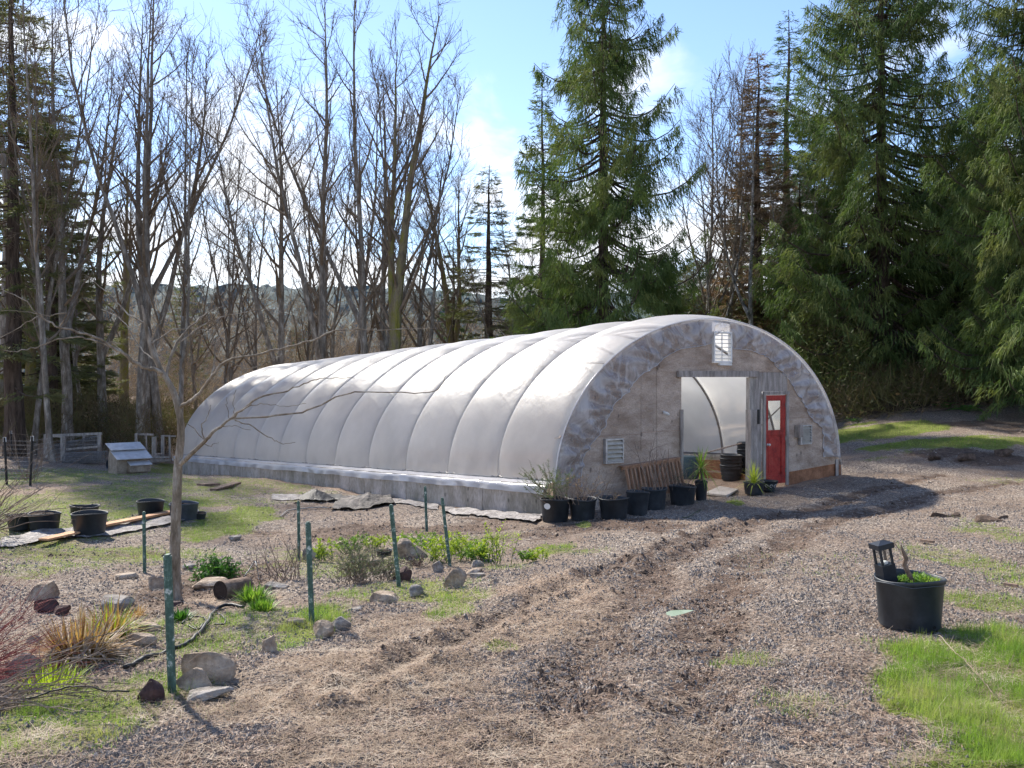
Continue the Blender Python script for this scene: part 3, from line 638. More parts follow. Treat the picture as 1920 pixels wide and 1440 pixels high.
# wrapped film on the front
inner = [(380,1005),(392,900),(398,830),(450,745),(480,715),(520,650),(540,600),(575,525),(640,470),(695,395),(735,360),(800,320),(865,262),(945,222),(1050,208),(1120,190),(1128,150),(1180,118),(1232,150),(1238,222),(1340,230),(1440,272),(1500,340),(1560,400),(1590,460),(1640,530),(1680,615),(1745,668),(1750,830),(1822,828)]
I = np.array([fp(960 + a / 3, 580 + c / 3) for a, c in inner])
def phi_of(s, z): return np.arctan2((z - AH) / AB, (AC - s) / AA)
pI = phi_of(I[:, 0], I[:, 1]); o_ = np.argsort(pI)
gath = [phi_of(*fp(960 + a / 3, 580 + c / 3)) for a, c in ((398,830),(460,740),(575,525),(695,395),(865,262),(945,222),(1110,195),(1240,222),(1340,230),(1440,272),(1560,400),(1640,530),(1745,668))]
NU, NV = 420, 18
u_ = np.linspace(R(.5), math.pi - R(.5), NU)
frac = np.linspace(0, 1, len(I)); pm_ = np.maximum.accumulate(np.clip(pI, .01, 3.13) + np.arange(len(I)) * 1e-4)
Is = np.interp(u_, pm_, I[:, 0]); Iz = np.interp(u_, pm_, I[:, 1]); 
hi_ = u_ > pm_[-1]; lo_ = u_ < pm_[0]
os_, oz_ = arc(u_, .006)
Is[lo_] = I[0, 0]; Iz[lo_] = I[0, 1]; Is[hi_] = I[-1, 0]; Iz[hi_] = I[-1, 1]
v_ = np.linspace(0, 1, NV)[None]; U2 = u_[:, None]
S3 = os_[:, None] * (1 - v_) + Is[:, None] * v_; Z3 = oz_[:, None] * (1 - v_) + Iz[:, None] * v_
# low ends of the arch hang straight down
wr = np.zeros_like(S3); pinch = np.ones_like(S3)
for gp in gath:
    d = U2 - gp; width = .05 + .12 * (1 - v_)
    wr += np.cos(d / width * 5.5) * np.exp(-(d / (width * 2.2)) ** 2) * .5
    pinch *= 1 - .85 * np.exp(-(d / .05) ** 2) * v_ ** 2
wr += .5 * (fbm(U2 * 30, v_ * 4 + U2 * 8, 3, 4) - .5) + .35 * np.sin(U2 * 60 + v_ * 7)
depth = .022 + .045 * np.sin(math.pi * np.clip(v_, 0, 1)) + .085 * wr * (v_ + .15) * pinch + .028 * (1 - pinch) * 0
depth = np.maximum(depth, .012)
depth = depth * (v_ > .001) + .06 * (v_ <= .001)
b = MB(); b.grid(Bw(S3, -depth, Z3)); wf_ = b.obj('wrapped_film', M['filmfront'], gh, smooth=True)
MB().tubes(Bw(S3[:, -1], -depth[:, -1], Z3[:, -1]), np.full(NU, .009), 5).obj('hem', M['filmflap'], wf_, origin=GO)
MB().tubes(Bw(*(lambda q: (q[0], -.05, q[1]))(arc(np.linspace(.02, math.pi - .02, 60), .008))), np.full(60, .013), 6).obj('film_edge', M['filmflap'], gh, smooth=True)
# interior floor bed boards seen through the door
MB().box((7.9, 1.2, -.45), (7.94, 9, -.22), fn=Bw).obj('bed_board', M['soilboard'], gh)

# ------------------------------------------------------------------ pots
def pot_mesh(r, h, tub=False):
    rb = r * (.83 if not tub else .86); k = 40
    pr = [(rb * .97, 0), (rb, .012), (r * .955, h * .9), (r * .965, h * .905), (r, h * .91), (r * 1.01, h * .985), (r, h), (r * .97, h), (r * .95, h * .985), (r * .935, h * .9), (rb * .93, .05), (0.001, .05)]
    b = MB(); b.lathe(pr, k); return b
def make_pot(name, loc, r, h, label, group, soil=.82, tilt=(0, 0), mat='pot', tub=False):
    t = thing(name, loc, label, 'plant pot', group); t.rotation_euler = (tilt[0], tilt[1], random.random() * 6)
    rr_ = random.Random(int(abs(loc[0]) * 1000)); 
    me = pot_mesh(r, h, tub).mesh('pot_body', M[mat], True)
    V = np.zeros(len(me.vertices) * 3, np.float32); me.vertices.foreach_get('co', V); V = V.reshape(-1, 3)
    ov = rr_.uniform(.0, .035); V[:, 0] *= 1 + ov * V[:, 2] / h; V[:, 1] *= 1 - ov * V[:, 2] / h; V[:, 2] += (V[:, 2] / h) * .012 * np.sin(2 * np.arctan2(V[:, 1], V[:, 0]) + rr_.uniform(0, 6))
    me.vertices.foreach_set('co', V.ravel()); me.update()
    part('pot_body', me, t)
    a = np.linspace(0, 2 * math.pi, 17)[:-1]
    b = MB(); rs = r * .9; rad = np.array([0.02, .35, .7, 1.0]) * rs
    X = np.stack([rad[:, None] * np.cos(a), rad[:, None] * np.sin(a), np.full((4, 16), h * soil) + np.random.default_rng(3).normal(0, .012, (4, 16))], -1)
    X = np.concatenate([X, X[:, :1]], 1); b.grid(X[:, ::-1]); 
    part('soil', b.mesh('soil', M['soil']), t)
    return t
ROW = 'black nursery pots lined up along the end wall'
def potpx(x0, x1, ybase, yrim, label, group, **kw):
    cx = (x0 + x1) / 2; p = at(cx, ybase); r = (x1 - x0) / 2 * p[1] / FOC
    p = p + np.array([p[0] / p[1], 1, 0]) * r * .85; p[2] = gz(p[0], p[1])
    r = (x1 - x0) / 2 * p[1] / FOC / 1.01; h = (ybase - yrim) * p[1] / FOC * .98 - r * .10
    return make_pot(kw.pop('name', 'nursery_pot'), p, r, max(.1, h), label, group, **kw), p, r, h
F = {}
F['rosemary'] = potpx(1012, 1070, 981, 934, 'black pot with a pale round sticker holding the rosemary, leftmost by the end wall', ROW)
F['dry'] = potpx(1066, 1119, 977, 934, 'second black pot from the left in the row, holding a dry twiggy shrub', ROW)
F['p3'] = potpx(1122, 1180, 975, 932, 'bare wide black pot third from the left in front of the wall', ROW)
F['p4'] = potpx(1172, 1217, 967, 920, 'slightly tilted black pot with faded rim, fourth in the row', ROW, tilt=(0, .06))
F['p5'] = potpx(1203, 1251, 957, 914, 'black pot holding the bare sapling in front of the orange slats', ROW)
F['p6'] = potpx(1254, 1306, 949, 909, 'wide black pot with grassy stems beside the open doorway', ROW)
F['p7'] = potpx(1303, 1327, 941, 900, 'narrow black pot holding the green cordyline at the doorway', ROW)
F['ph'] = potpx(1394, 1434, 928, 903, 'low black pot holding the yellow spiky plant before the red door', ROW)
PL = 'black pots standing in the grass on the left'
potpx(13, 60, 996, 965, 'leftmost black pot half hidden behind dry stems', PL, soil=.9)
potpx(53, 112, 999, 962, 'wide black pot behind dry twigs, touching the leftmost pot', PL, soil=.9)
potpx(130, 182, 985, 948, 'black tilted pot behind the front pot of the left group', PL, tilt=(0, .05))
potpx(135, 199, 1007, 962, 'large upright black pot nearest the camera on the grey strip', PL, soil=.6)
potpx(256, 307, 972, 938, 'black pot standing alone behind the orange plank', PL)
potpx(316, 372, 980, 943, 'blue-grey faded tub behind the young tree trunk', PL, mat='potgrey', soil=.9)
potpx(354, 386, 977, 962, 'small low black pot in bright grass right of the young tree', PL, soil=.85)
potpx(704, 736, 1046, 1032, 'small black ringed pot sunk among the leafy plants', 'pots in the planting bed', soil=.8)
# sticker
p = F['rosemary']; o = MB(); a = np.linspace(0, 2 * math.pi, 20)[:-1]
sp_ = p[1] + np.array([-p[2] * .55, -p[2] * .82, p[3] * .72]); o.add(np.stack([sp_[0] + .055 * np.cos(a), np.full(19, sp_[1] - .012) - .0 * a, sp_[2] + .055 * np.sin(a)], -1), np.arange(19)[None])
# (the faded patch is on the pot wall: kept flush with its curve)
Vv = o.V[0]; ddx = Vv[:, 0] - p[1][0]; rr2 = p[2] * (.83 + .125 * (Vv[:, 2] - p[1][2]) / (p[3] * .9)) + .006; Vv[:, 1] = p[1][1] - np.sqrt(np.maximum(rr2 ** 2 - ddx ** 2, 0)); 
st = o.mesh('sticker', M['white'], origin=p[1]); so = part('sticker', st, p[0]); so.rotation_euler = (0, 0, -p[0].rotation_euler[2])

# plants in pots
def rand_dirs(n, up0, up1, r=rng):
    a = r.uniform(0, 2 * math.pi, n); e = r.uniform(up0, up1, n)
    return np.stack([np.cos(a) * np.cos(e), np.sin(a) * np.cos(e), np.sin(e)], -1)
def shrub(name, base, h, spread, nst, nleaf, leafsz, mats, label, cat, group=None, seed=1, stemr=.006, leafw=.35, bare=False, leanx=0, sub=3, up=.45):
    r = np.random.default_rng(seed); t = thing(name, base, label, cat, group); st = MB(); lf = MB()
    P = []; 
    d = rand_dirs(nst, up, 1.45, r); d[:, 0] += leanx; ln = h * r.uniform(.65, 1.1, nst)
    k = np.linspace(0, 1, 6)
    Q = base + (r.normal(0, min(.03 + spread * .15, h * .22 + .01), (nst, 3)) * [1, 1, 0])[:, None] + d[:, None] * (ln[:, None] * k)[..., None]
    Q = Q + np.cumsum(r.normal(0, h * .025, Q.shape), 1) * (k[None, :, None] > 0)
    Q[..., :2] += (Q[..., :2] - base[:2]) * (spread - .5) * k[None, :, None]
    st.tubes(Q, stemr * (1 - .7 * k)[None].repeat(nst, 0), 4)
    tips = [Q]
    for j in range(sub):
        i0 = r.integers(1, 5, nst); s0 = Q[np.arange(nst), i0]; d2 = d + r.normal(0, .55, d.shape); d2[:, 2] = np.abs(d2[:, 2]); d2 /= np.linalg.norm(d2, axis=1, keepdims=True)
        kk2 = np.linspace(0, 1, 6); Q2 = s0[:, None] + d2[:, None] * (h * r.uniform(.2, .5, nst)[:, None] * kk2)[..., None] + np.cumsum(r.normal(0, h * .012, (nst, 6, 3)), 1) * (kk2[None, :, None] > 0)
        st.tubes(Q2, stemr * .5 * (1 - .6 * kk2)[None].repeat(nst, 0), 3); tips.append(Q2)
    st.obj('stems', mats[0], t)
    if nleaf:
        A = np.concatenate(tips); i = r.integers(0, len(A), nleaf); f = r.uniform(.25, 1, nleaf) * 4.99; fi = f.astype(int); ff = (f - fi)[:, None]
        pos = A[i, fi] * (1 - ff) + A[i, np.minimum(fi + 1, 5)] * ff
        dd = rand_dirs(nleaf, -.2, 1.2, r); ll = leafsz * r.uniform(.5, 1.2, nleaf)
        lf.strips(pos, dd, ll, ll * leafw, r.uniform(0, .4, nleaf), 2, side=r.normal(0, 1, (nleaf, 3)))
        lf.obj('foliage', mats[1], t)
    return t
def top(p): return p[1] + np.array([0, 0, p[3] * .8])
shrub('rosemary_bush', top(F['rosemary']), .68, .55, 26, 5200, .042, (M['browntwig'], M['rosemary']), 'bushy rosemary leaning left out of the leftmost pot', 'shrub', seed=5, leafw=.18, leanx=-.45, up=.8)
shrub('potted_shrub', top(F['dry']), .62, .6, 30, 420, .035, (M['browntwig'], M['drybush']), 'dry twiggy shrub with tan leaves in the second pot', 'shrub', seed=6, up=.7)
shrub('bare_sapling', top(F['p5']), 1.0, .3, 7, 0, .03, (M['browntwig'], M['drybush']), 'thin bare sapling before the orange slatted rack', 'sapling', seed=8, up=1.2, stemr=.012)
shrub('potted_shrub', top(F['p6']), .55, .8, 40, 500, .035, (M['browntwig'], M['leafsage']), 'fine grassy shrub in the pot left of the doorway', 'shrub', seed=9, up=.7, stemr=.003)
shrub('potted_shrub', top(F['p3']), .18, .9, 10, 60, .03, (M['browntwig'], M['drybush']), 'few short dead stems in the wide third pot', 'shrub', seed=10, stemr=.003)
shrub('potted_shrub', top(F['p4']), .32, .6, 8, 40, .035, (M['browntwig'], M['drybush']), 'short dry stems in the tilted fourth pot', 'shrub', seed=12, stemr=.004)
def spiky(name, base, n, ln, label, mat, stem=0, seed=1, lo=.2):
    r = np.random.default_rng(seed); t = thing(name, base, label, 'spiky plant')
    if stem:
        MB().tubes(np.stack([base, base + [.01, 0, stem * .5], base + [0, .01, stem]]), np.array([.03, .027, .03]), 10).obj('stem', M['barktwig'], t, smooth=True)
    for i in range(n):
        f = i / n; e = lo + (1.5 - lo) * (1 - f) ** .8; a = i * 2.4 + r.uniform(-.2, .2)
        d = np.array([[math.cos(a) * math.cos(e), math.sin(a) * math.cos(e), math.sin(e)]]); l = ln * r.uniform(.75, 1.1) * (1 - .15 * f)
        b = MB(); b.strips((base + [0, 0, stem])[None], d, np.array([l]), np.array([.028]), np.array([.12 + .55 * f]), 6, taper=1)
        b.obj('leaf', mat, t, smooth=True)
    return t
spiky('cordyline', top(F['p7']), 58, .62, 'green cordyline with drooping lower leaves at the doorway', M['cordygreen'], stem=.34, seed=4, lo=-.75)
spiky('spiky_grass', top(F['ph']), 66, .66, 'yellow spiky phormium before the red door', M['cordy'], seed=5, lo=.1)
# glazed bowl beside it
p = at(1446, 923); gp_ = thing('glazed_planter', p + [0, .15, 0], 'small dark glazed planter with pale scrolls beside the red door', 'planter')
b = MB(); b.lathe([(.11, 0), (.13, .01), (.12, .05), (.15, .12), (.19, .2), (.2, .235), (.21, .24), (.2, .25), (.17, .22), (.1, .1), (.001, .1)], 32); part('bowl', b.mesh('bowl', M['pot'], True), gp_)
for a0 in (-2.2, -1.57, -.9):
    aa = np.linspace(0, 5.2, 26); rr3 = .045 * (1 - aa / 9); V = np.stack([a0 + rr3 * np.cos(aa) / .17, .13 + rr3 * np.sin(aa)], -1)
    rad = np.interp(V[:, 1], [0, .05, .12, .2, .24], [.135, .125, .155, .196, .21]); part('scroll', MB().tubes(np.stack([rad * np.cos(V[:, 0]), rad * np.sin(V[:, 0]), V[:, 1]], -1), np.full(26, .005), 5).mesh('scroll', M['white'], True), gp_)

# orange slatted rack leaning on the wall
rk = thing('slatted_rack', Bw(3, -.35, -.5), 'orange cedar slatted rack leaning on the end wall behind the pots', 'wooden rack')
sA, zA = fp(1161, 876); sB, zB = fp(1268, 859); 
def rkp(s, k, off=0): # k 0 bottom .. 1 top
    zt_ = zA + (zB - zA) * (s - sA) / (sB - sA); zb3 = zt_ - .66
    return Bw(s, -.08 - 0.17 * (1 - k) - off, zt_ * k + zb3 * (1 - k))
for k, off in ((.97, 0.0), (.04, 0.0)):
    MB().beam(rkp(sA, k), rkp(sB, k), .05, .075, up=(0, 0, 1)).obj('rail', M['cedar'], rk)
ns_ = 15
for i in range(ns_):
    s = sA + .06 + (sB - sA - .12) * i / (ns_ - 1); MB().beam(rkp(s, .02, .045), rkp(s + .01 * math.sin(i * 3), .93, .045), .062, .03, up=tuple(Bw(1, 0, 0) - Bw(0, 0, 0))).obj('slat', M['cedar'], rk)
MB().beam(rkp(sA - .03, 1.02, .0), rkp(sB, 1.02, 0), .14, .022).obj('top_board', M['cedar'], rk)

# ribbed pots stacked inside the doorway
def stack(px, py, r, n, lab, grp):
    p = at(px, py); h = .3
    for i in range(n):
        lb = ['bottom', 'second', 'third', 'fourth', 'fifth', 'sixth', 'seventh', 'eighth', 'ninth'][i]
        t = thing('ribbed_pot', p + [0, 0, i * .085 + .0], f'black ribbed pot, {lb} from the ground in the {lab}', 'plant pot', grp); t.rotation_euler = (.02 * math.sin(i * 2), .03 * math.cos(i * 3), 0)
        pr = [(r * .8 + r * .2 * k / 6 + (.03 if k % 2 else 0) , .3 * k / 6) for k in range(7)]
        pr += [(r * 1.05, .3), (r * 1.07, .29), (r * 1.07, .325), (r * .97, .325), (r * .76, .03), (.001, .03)]
        b = MB(); b.lathe([(max(.001, q[0]), q[1]) for q in pr], 28); part('pot_body', b.mesh('ribbed_pot', M['pot'], True), t)
    return p
stack(1371, 901, .26, 5, 'low stack inside the doorway', 'ribbed pots in the low stack')
stack(1401, 896, .24, 8, 'tall stack beside the door post', 'ribbed pots in the tall stack')
p = at(1290, 899); t = thing('barrel', p, 'blue-grey barrel just inside the left door edge', 'barrel'); b = MB(); b.lathe([(.24, 0), (.26, .02), (.28, .25), (.28, .4), (.26, .6), (.24, .62), (.001, .62)], 28); part('barrel_body', b.mesh('barrel', M['teal'], True), t)
o = MB().tubes(np.stack([ray(1308, 853, 22.3), ray(1350, 842, 23.0), ray(1390, 831, 23.6)]), np.full(3, .02), 8).obj('pipe', M['palewood'], smooth=True, origin=ray(1350, 842, 23)); tag(o, 'pale pole slanting across the doorway inside the greenhouse', 'pole')
c = [at(*q) for q in ((1322, 929), (1362, 934), (1385, 922), (1350, 916))]
b = MB(); V = np.array([q + [0, 0, .02] for q in c] + [q + [0, 0, .06] for q in c]); b.add(V, np.array([(0,1,2,3),(7,6,5,4),(0,4,5,1),(1,5,6,2),(2,6,7,3),(3,7,4,0)])[:, ::-1]); tag(b.obj('threshold_slab', M['concrete'], origin=c[0]), 'pale flat slab on the ground in front of the doorway', 'slab')

# ------------------------------------------------------------------ right foreground tub with lamp
tub, tp, tr_, th_ = potpx(1643, 1771, 1186, 1086, 'large round black tub standing alone on the gravel at right', 'large tub', soil=.86, tub=True, name='large_tub')
tub['label'] = 'large round black tub with blue cord round its rim at right foreground'; del tub['group']; tub.rotation_euler = (.0, 0, .6)
a = np.linspace(0, 2 * math.pi, 80); part('cord', MB().tubes(np.stack([tr_ * 1.03 * np.cos(a), tr_ * 1.03 * np.sin(a), th_ * .965 + .018 * np.abs(np.sin(a * 2.5)) - .03], -1), np.full(80, .0035), 5).mesh('cord', M['potgrey'], True), tub)
for q in (-2.0, -1.1, .3, 1.4):
    part('drain_hole', MB().lathe([(.001, 0), (.014, 0), (.014, .004)], 12).mesh('drain_hole', M['black']), tub, loc=(tr_ * .865 * math.cos(q - .6), tr_ * .865 * math.sin(q - .6), .035), rot=(R(90), 0, q - .6 + R(90)))
# bollard lamp
lp = thing('bollard_lamp', tp + [-.155, .02, th_ * .5], 'dark square bollard lamp tilted in the big tub', 'garden lamp'); lp.rotation_euler = (.0, R(-11), R(12))
b = MB(); b.box((-.062, -.062, -.1), (.062, .062, .32)); part('post', b.mesh('post', M['ink']), lp)
for x, y in ((-.048, -.048), (.048, -.048), (-.048, .048), (.048, .048)): b = MB(); b.box((x - .009, y - .009, .32), (x + .009, y + .009, .46)); part('strut', b.mesh('strut', M['ink']), lp)
b = MB(); b.box((-.038, -.038, .322), (.038, .038, .458)); part('lamp_glass', b.mesh('lamp_glass', M['glass']), lp)
b = MB(); b.lathe([(.001, .32), (.03, .32), (.034, .335), (.02, .345), (.001, .345)], 16); part('bulb_base', b.mesh('bulb_base', M['white'], True), lp)
b = MB(); b.box((-.075, -.075, .46), (.075, .075, .505)); b.add([(-.075, -.075, .505), (.075, -.075, .505), (.075, .075, .505), (-.075, .075, .505), (0, 0, .525)], np.array([(0, 1, 4), (1, 2, 4), (2, 3, 4), (3, 0, 4)])); part('cap', b.mesh('cap', M['ink']), lp)
Zt = tp[1] - .05
o = MB().tubes(np.array([ray(1712, 1092, Zt), ray(1706, 1078, Zt), ray(1697, 1060, Zt), ray(1700, 1048, Zt), ray(1695, 1036, Zt), ray(1690, 1022, Zt)]), np.array([.02, .02, .019, .02, .016, .003]), 9).obj('driftwood_stick', M['logside'], smooth=True, origin=ray(1712, 1092, Zt)); tag(o, 'crooked bare stick standing in the big tub', 'stick')
o = MB().tubes(np.array([ray(1667, 1011, Zt), ray(1676, 1017, Zt - .05), ray(1688, 1032, Zt)]), np.full(3, .003), 5).obj('stem', M['browntwig'], origin=ray(1667, 1011, Zt)); tag(o, 'thin pale stalk behind the lamp in the tub', 'stalk')
b = MB(); n = 1600; r_ = np.random.default_rng(2); a = r_.uniform(0, 6.28, n); q = np.sqrt(r_.uniform(0, 1, n)) * .19
base = np.stack([tp[0] + .06 + q * np.cos(a), tp[1] + q * np.sin(a) * .8, np.full(n, tp[2] + th_ * .86)], -1) + np.stack([a * 0, a * 0, r_.uniform(0, .085, n) * (1 - q / .25)], -1)
b.strips(base, rand_dirs(n, .1, 1.4, r_), r_.uniform(.02, .05, n), r_.uniform(.008, .014, n), r_.uniform(0, .4, n), 2); o = b.obj('sedum_clump', M['leafgreen'], origin=tp + [0.06, 0, th_ * .86]); tag(o, 'feathery light green clump growing in the big tub', 'plant')

# ------------------------------------------------------------------ metal posts
def tpost(base, topp, w, label, cap=None, group='green metal posts round the planting bed', mat='postgreen'):
    base = np.array(base); topp = np.array(topp); d = topp - base; ln = np.linalg.norm(d); d /= ln
    t = thing('metal_post', base, label, 'post', group)
    b = MB(); b.tubes(np.stack([base - d * .15, base, (base + topp) / 2, topp]), np.full(4, w * .5), 12, cap=True); b.obj('post_body', M[mat], t)
    if mat != 'black':
        MB().beam(topp - d * .035, topp + d * .012, w * .5, w * .9, up=(0, 1, 0)).obj('top_notch', M[mat], t); return t
    st_ = MB(); n = int(ln / .055)
    for i in range(n):
        c = base + d * (.08 + i * .055); st_.beam(c + [0, -w * .62, -.008], c + [0, -w * .62, .008], w * .45, .012, up=(0, 1, 0))
    o = st_.obj('studs', M[mat], t); o['kind'] = 'stuff'
    if cap: MB().beam(topp - d * .12, topp + d * .004, w * 1.25, .02, up=(0, 1, 0)).obj('painted_tip', M[cap], t)
    return t
def postpx(bx, by, tx, ty, lab, w=.042, **k):
    p = at(bx, by); tpost(p, ray(tx, ty, p[1]), w, lab, **k); return p
postpx(321, 1306, 313, 1043, 'tall green post nearest the camera, set among stones', w=.058)
postpx(584, 1171, 577, 981, 'green post in grass right of the bare shrub', w=.052)
postpx(560, 1050, 559, 941, 'weathered whitish post behind the bare shrub', w=.045)
postpx(270, 1074, 269, 961, 'green post standing left of the young tree', w=.05)
postpx(748, 1104, 733, 948, 'leaning pale-sided post in the middle of the bed', w=.05)
postpx(843, 1059, 829, 935, 'leaning dark post at the right end of the bed', w=.045)
postpx(800, 999, 797, 913, 'far upright green post close to the greenhouse skirt', w=.05)
FP = 'white tipped posts of the wire fence'
p1 = postpx(12, 911, 8, 820, 'white tipped fence post at the left edge', w=.06, cap='white', group=FP, mat='black')
p2 = postpx(22, 860, 20, 808, 'farther white tipped fence post at the left edge', w=.06, cap='white', group=FP, mat='black')
p3 = postpx(56, 911, 60, 818, 'white tipped black fence post left of the wire pen', w=.06, cap='white', group=FP, mat='black')
# wire mesh fence
wf = thing('wire_fence', p1, 'faint wire mesh strung between the white tipped posts', 'wire fence')
b = MB(); A0 = p1 + [-5, .2, .05]; A1 = p3 + [.0, 0, 0]; A2 = at(150, 868)
for P0, P1, n, nv in ((A0, A1, 34, 12), (A1, A2, 36, 10)):
    for i in range(n + 1):
        c = P0 + (P1 - P0) * i / n; b.beam(c, c + [0, 0, 1.15], .005, .005)
    for k in range(nv): z = np.array([0, 0, 1.15 * k / (nv - 1)]); b.beam(P0 + z, P1 + z, .005, .005)
o = b.obj('mesh_panel', M['wire'], wf)
# wire rolls pen
pen = thing('wire_pen', at(135, 864), 'grey wooden frame pen with wire netting near the forest edge', 'pen'); Zp = world_loc(pen)[1]
def pp(px, py, d=0): return ray(px, py, Zp + d)
for x, y0, y1, d, w in ((86, 864, 814, 0, .16), (118, 866, 817, -.5, .16), (186, 858, 813, .2, .13), (157, 845, 816, 1.0, .1)):
    MB().beam(pp(x, y0, d), pp(x, y1, d), w, w * .7, up=(0, 1, 0)).obj('post', M['palewood'], pen)
MB().beam(pp(82, 817, .0), pp(191, 813, .2), .07, .1).obj('rail', M['palewood'], pen); MB().beam(pp(120, 843, -.35), pp(188, 837, .1), .06, .08).obj('rail', M['palewood'], pen)
MB().beam(pp(86, 816, 0), pp(118, 819, -.5), .06, .08).obj('rail', M['palewood'], pen)
b = MB()
for k in range(9): b.beam(pp(88 + k * 12, 817, .15), pp(88 + k * 12, 860, .15), .01, .01)
for k in range(6): b.beam(pp(86, 820 + k * 7.5, .15), pp(188, 818 + k * 7.5, .15), .01, .01)
b.obj('netting', M['wire'], pen)
def roll(x0, y0, x1, y1, r, lab, d=0):
    A = pp(x0, y0, d); B = pp(x1, y1, d + .4); b = MB()
    for k in range(int(np.linalg.norm(B - A) / .09)):
        c = A + (B - A) * k * .09 / np.linalg.norm(B - A); a = np.linspace(0, 2 * math.pi, 18)
        for rr4 in (r, r * .7): b.tubes(np.stack([c[0] + a * 0 + .02 * np.sin(a), c[1] + rr4 * np.cos(a), c[2] + rr4 * np.sin(a)], -1), np.full(18, .012), 3)
    for k in range(16):
        a = k / 16 * 2 * math.pi; q = np.array([0, r * math.cos(a), r * math.sin(a)]); b.beam(A + q, B + q, .014, .014)
    tag(b.obj('wire_roll', M['wireroll'], origin=A), lab, 'wire roll', 'rolled fence wire')
roll(102, 843, 186, 827, .22, 'rolled fence wire propped across the upper pen rail', .6); roll(121, 860, 200, 856, .22, 'rolled fence wire lying on the ground by the pen', -.9)
# gate frames behind the coop
gf = thing('gate_frame', at(290, 870), 'weathered gate posts behind the coop', 'gate'); Zg = world_loc(gf)[1]
for x, y0, y1, w in ((255, 866, 813, .1), (289, 871, 819, .17), (305, 866, 816, .12), (318, 866, 816, .08)): MB().beam(ray(x, y0, Zg), ray(x, y1, Zg), w, w * .7, up=(0, 1, 0)).obj('post', M['palewood'], gf)
MB().beam(ray(254, 814, Zg), ray(288, 815, Zg), .06, .08).obj('rail', M['greywood'], gf); MB().beam(ray(305, 817, Zg), ray(330, 818, Zg), .05, .06).obj('rail', M['palewood'], gf); MB().beam(ray(274, 816, Zg), ray(275, 848, Zg), .05, .05, up=(0, 1, 0)).obj('post', M['greywood'], gf)
r_ = np.random.default_rng(12)
for k in range(9):
    y = 852 + k * 2.2; x0 = 278 + r_.uniform(-4, 6); o = MB().beam(ray(x0, y + r_.uniform(-2, 2), Zg - .3), ray(x0 + r_.uniform(24, 40), y + r_.uniform(-3, 3), Zg - .2 + r_.uniform(-.3, .3)), .07, .06).obj('scrap_pole', M['palewood'] if k % 2 else M['greywood'], origin=ray(x0, y, Zg)); tag(o, ['lowest pole','second lowest pole','third pole from the bottom','fourth pole from the bottom','middle pole','fourth pole from the top','third pole from the top','second pole from the top','topmost pole'][8 - k] + ' in the grey scrap pile behind the coop', 'pole', 'scrap poles piled behind the coop')

# ------------------------------------------------------------------ chicken coop
cp = at(243, 889); Zc = cp[1] + .5; k_ = Zc / FOC; cz = gz(cp[0], Zc)
coop = thing('chicken_coop', (ray(240, 889, Zc)[0], Zc, float(cz)), 'small tan slatted chicken coop with pale metal roof', 'chicken coop', rz=R(42))
Wc, Hc, Dc = 56 * k_, 38 * k_, .8
b = MB(); b.box((-Wc / 2, -Dc / 2, .06), (Wc / 2, Dc / 2, Hc * .86)); part('body', b.mesh('body', M['cooptan']), coop)
for i in range(13):
    x = -Wc / 2 + Wc * (i + .5) / 13; b = MB(); b.box((x - Wc / 30, -Dc / 2 - .015, .05), (x + Wc / 30, -Dc / 2 - .001, Hc * .86)); part('board', b.mesh('board', M['cooptan']), coop)
for i in range(8):
    y = -Dc / 2 + Dc * (i + .5) / 8; b = MB(); b.box((-Wc / 2 - .015, y - Dc / 18, .05), (-Wc / 2 - .001, y + Dc / 18, Hc * .86)); part('board', b.mesh('board', M['cooptan']), coop)
b = MB(); b.add([(-Wc / 2 - .08, -Dc / 2 - .2, Hc * .80), (Wc / 2 + .08, -Dc / 2 - .2, Hc * .80), (Wc / 2 + .08, 0, Hc * 1.16), (-Wc / 2 - .08, 0, Hc * 1.16), (-Wc / 2 - .08, -Dc / 2 - .2, Hc * .83), (Wc / 2 + .08, -Dc / 2 - .2, Hc * .83), (Wc / 2 + .08, 0, Hc * 1.19), (-Wc / 2 - .08, 0, Hc * 1.19)], np.array([(0,3,2,1),(4,5,6,7),(0,1,5,4),(1,2,6,5),(2,3,7,6),(3,0,4,7)])); part('roof', b.mesh('roof', M['sheet']), coop)
b = MB(); b.add([(-Wc / 2 - .1, -.12, Hc * 1.21), (Wc / 2 + .04, -.12, Hc * 1.21), (Wc / 2 + .04, .42, Hc * 1.5), (-Wc / 2 - .1, .42, Hc * 1.5), (-Wc / 2 - .1, -.12, Hc * 1.24), (Wc / 2 + .04, -.12, Hc * 1.24), (Wc / 2 + .04, .42, Hc * 1.53), (-Wc / 2 - .1, .42, Hc * 1.53)], np.array([(0,3,2,1),(4,5,6,7),(0,1,5,4),(1,2,6,5),(2,3,7,6),(3,0,4,7)])); part('roof', b.mesh('roof', M['sheet']), coop)
b = MB(); b.add([(-Wc/2, -Dc/2, Hc*.86), (-Wc/2, Dc/2, Hc*.86), (-Wc/2, .3, Hc*1.42), (-Wc/2, 0, Hc*1.15), (Wc/2, -Dc/2, Hc*.86), (Wc/2, Dc/2, Hc*.86), (Wc/2, .3, Hc*1.42), (Wc/2, 0, Hc*1.15)], [np.array([[0,3,2,1]]), np.array([[4,5,6,7]]), np.array([[1,2,6,5]])]); part('gable', b.mesh('gable', M['cooptan']), coop)
b = MB(); b.box((-Wc * .18, -Dc / 2 - .28, .12), (Wc / 2 - .02, -Dc / 2 - .016, Hc * .5)); nb = part('nest_box', b.mesh('nest_box', M['cooptan']), coop)
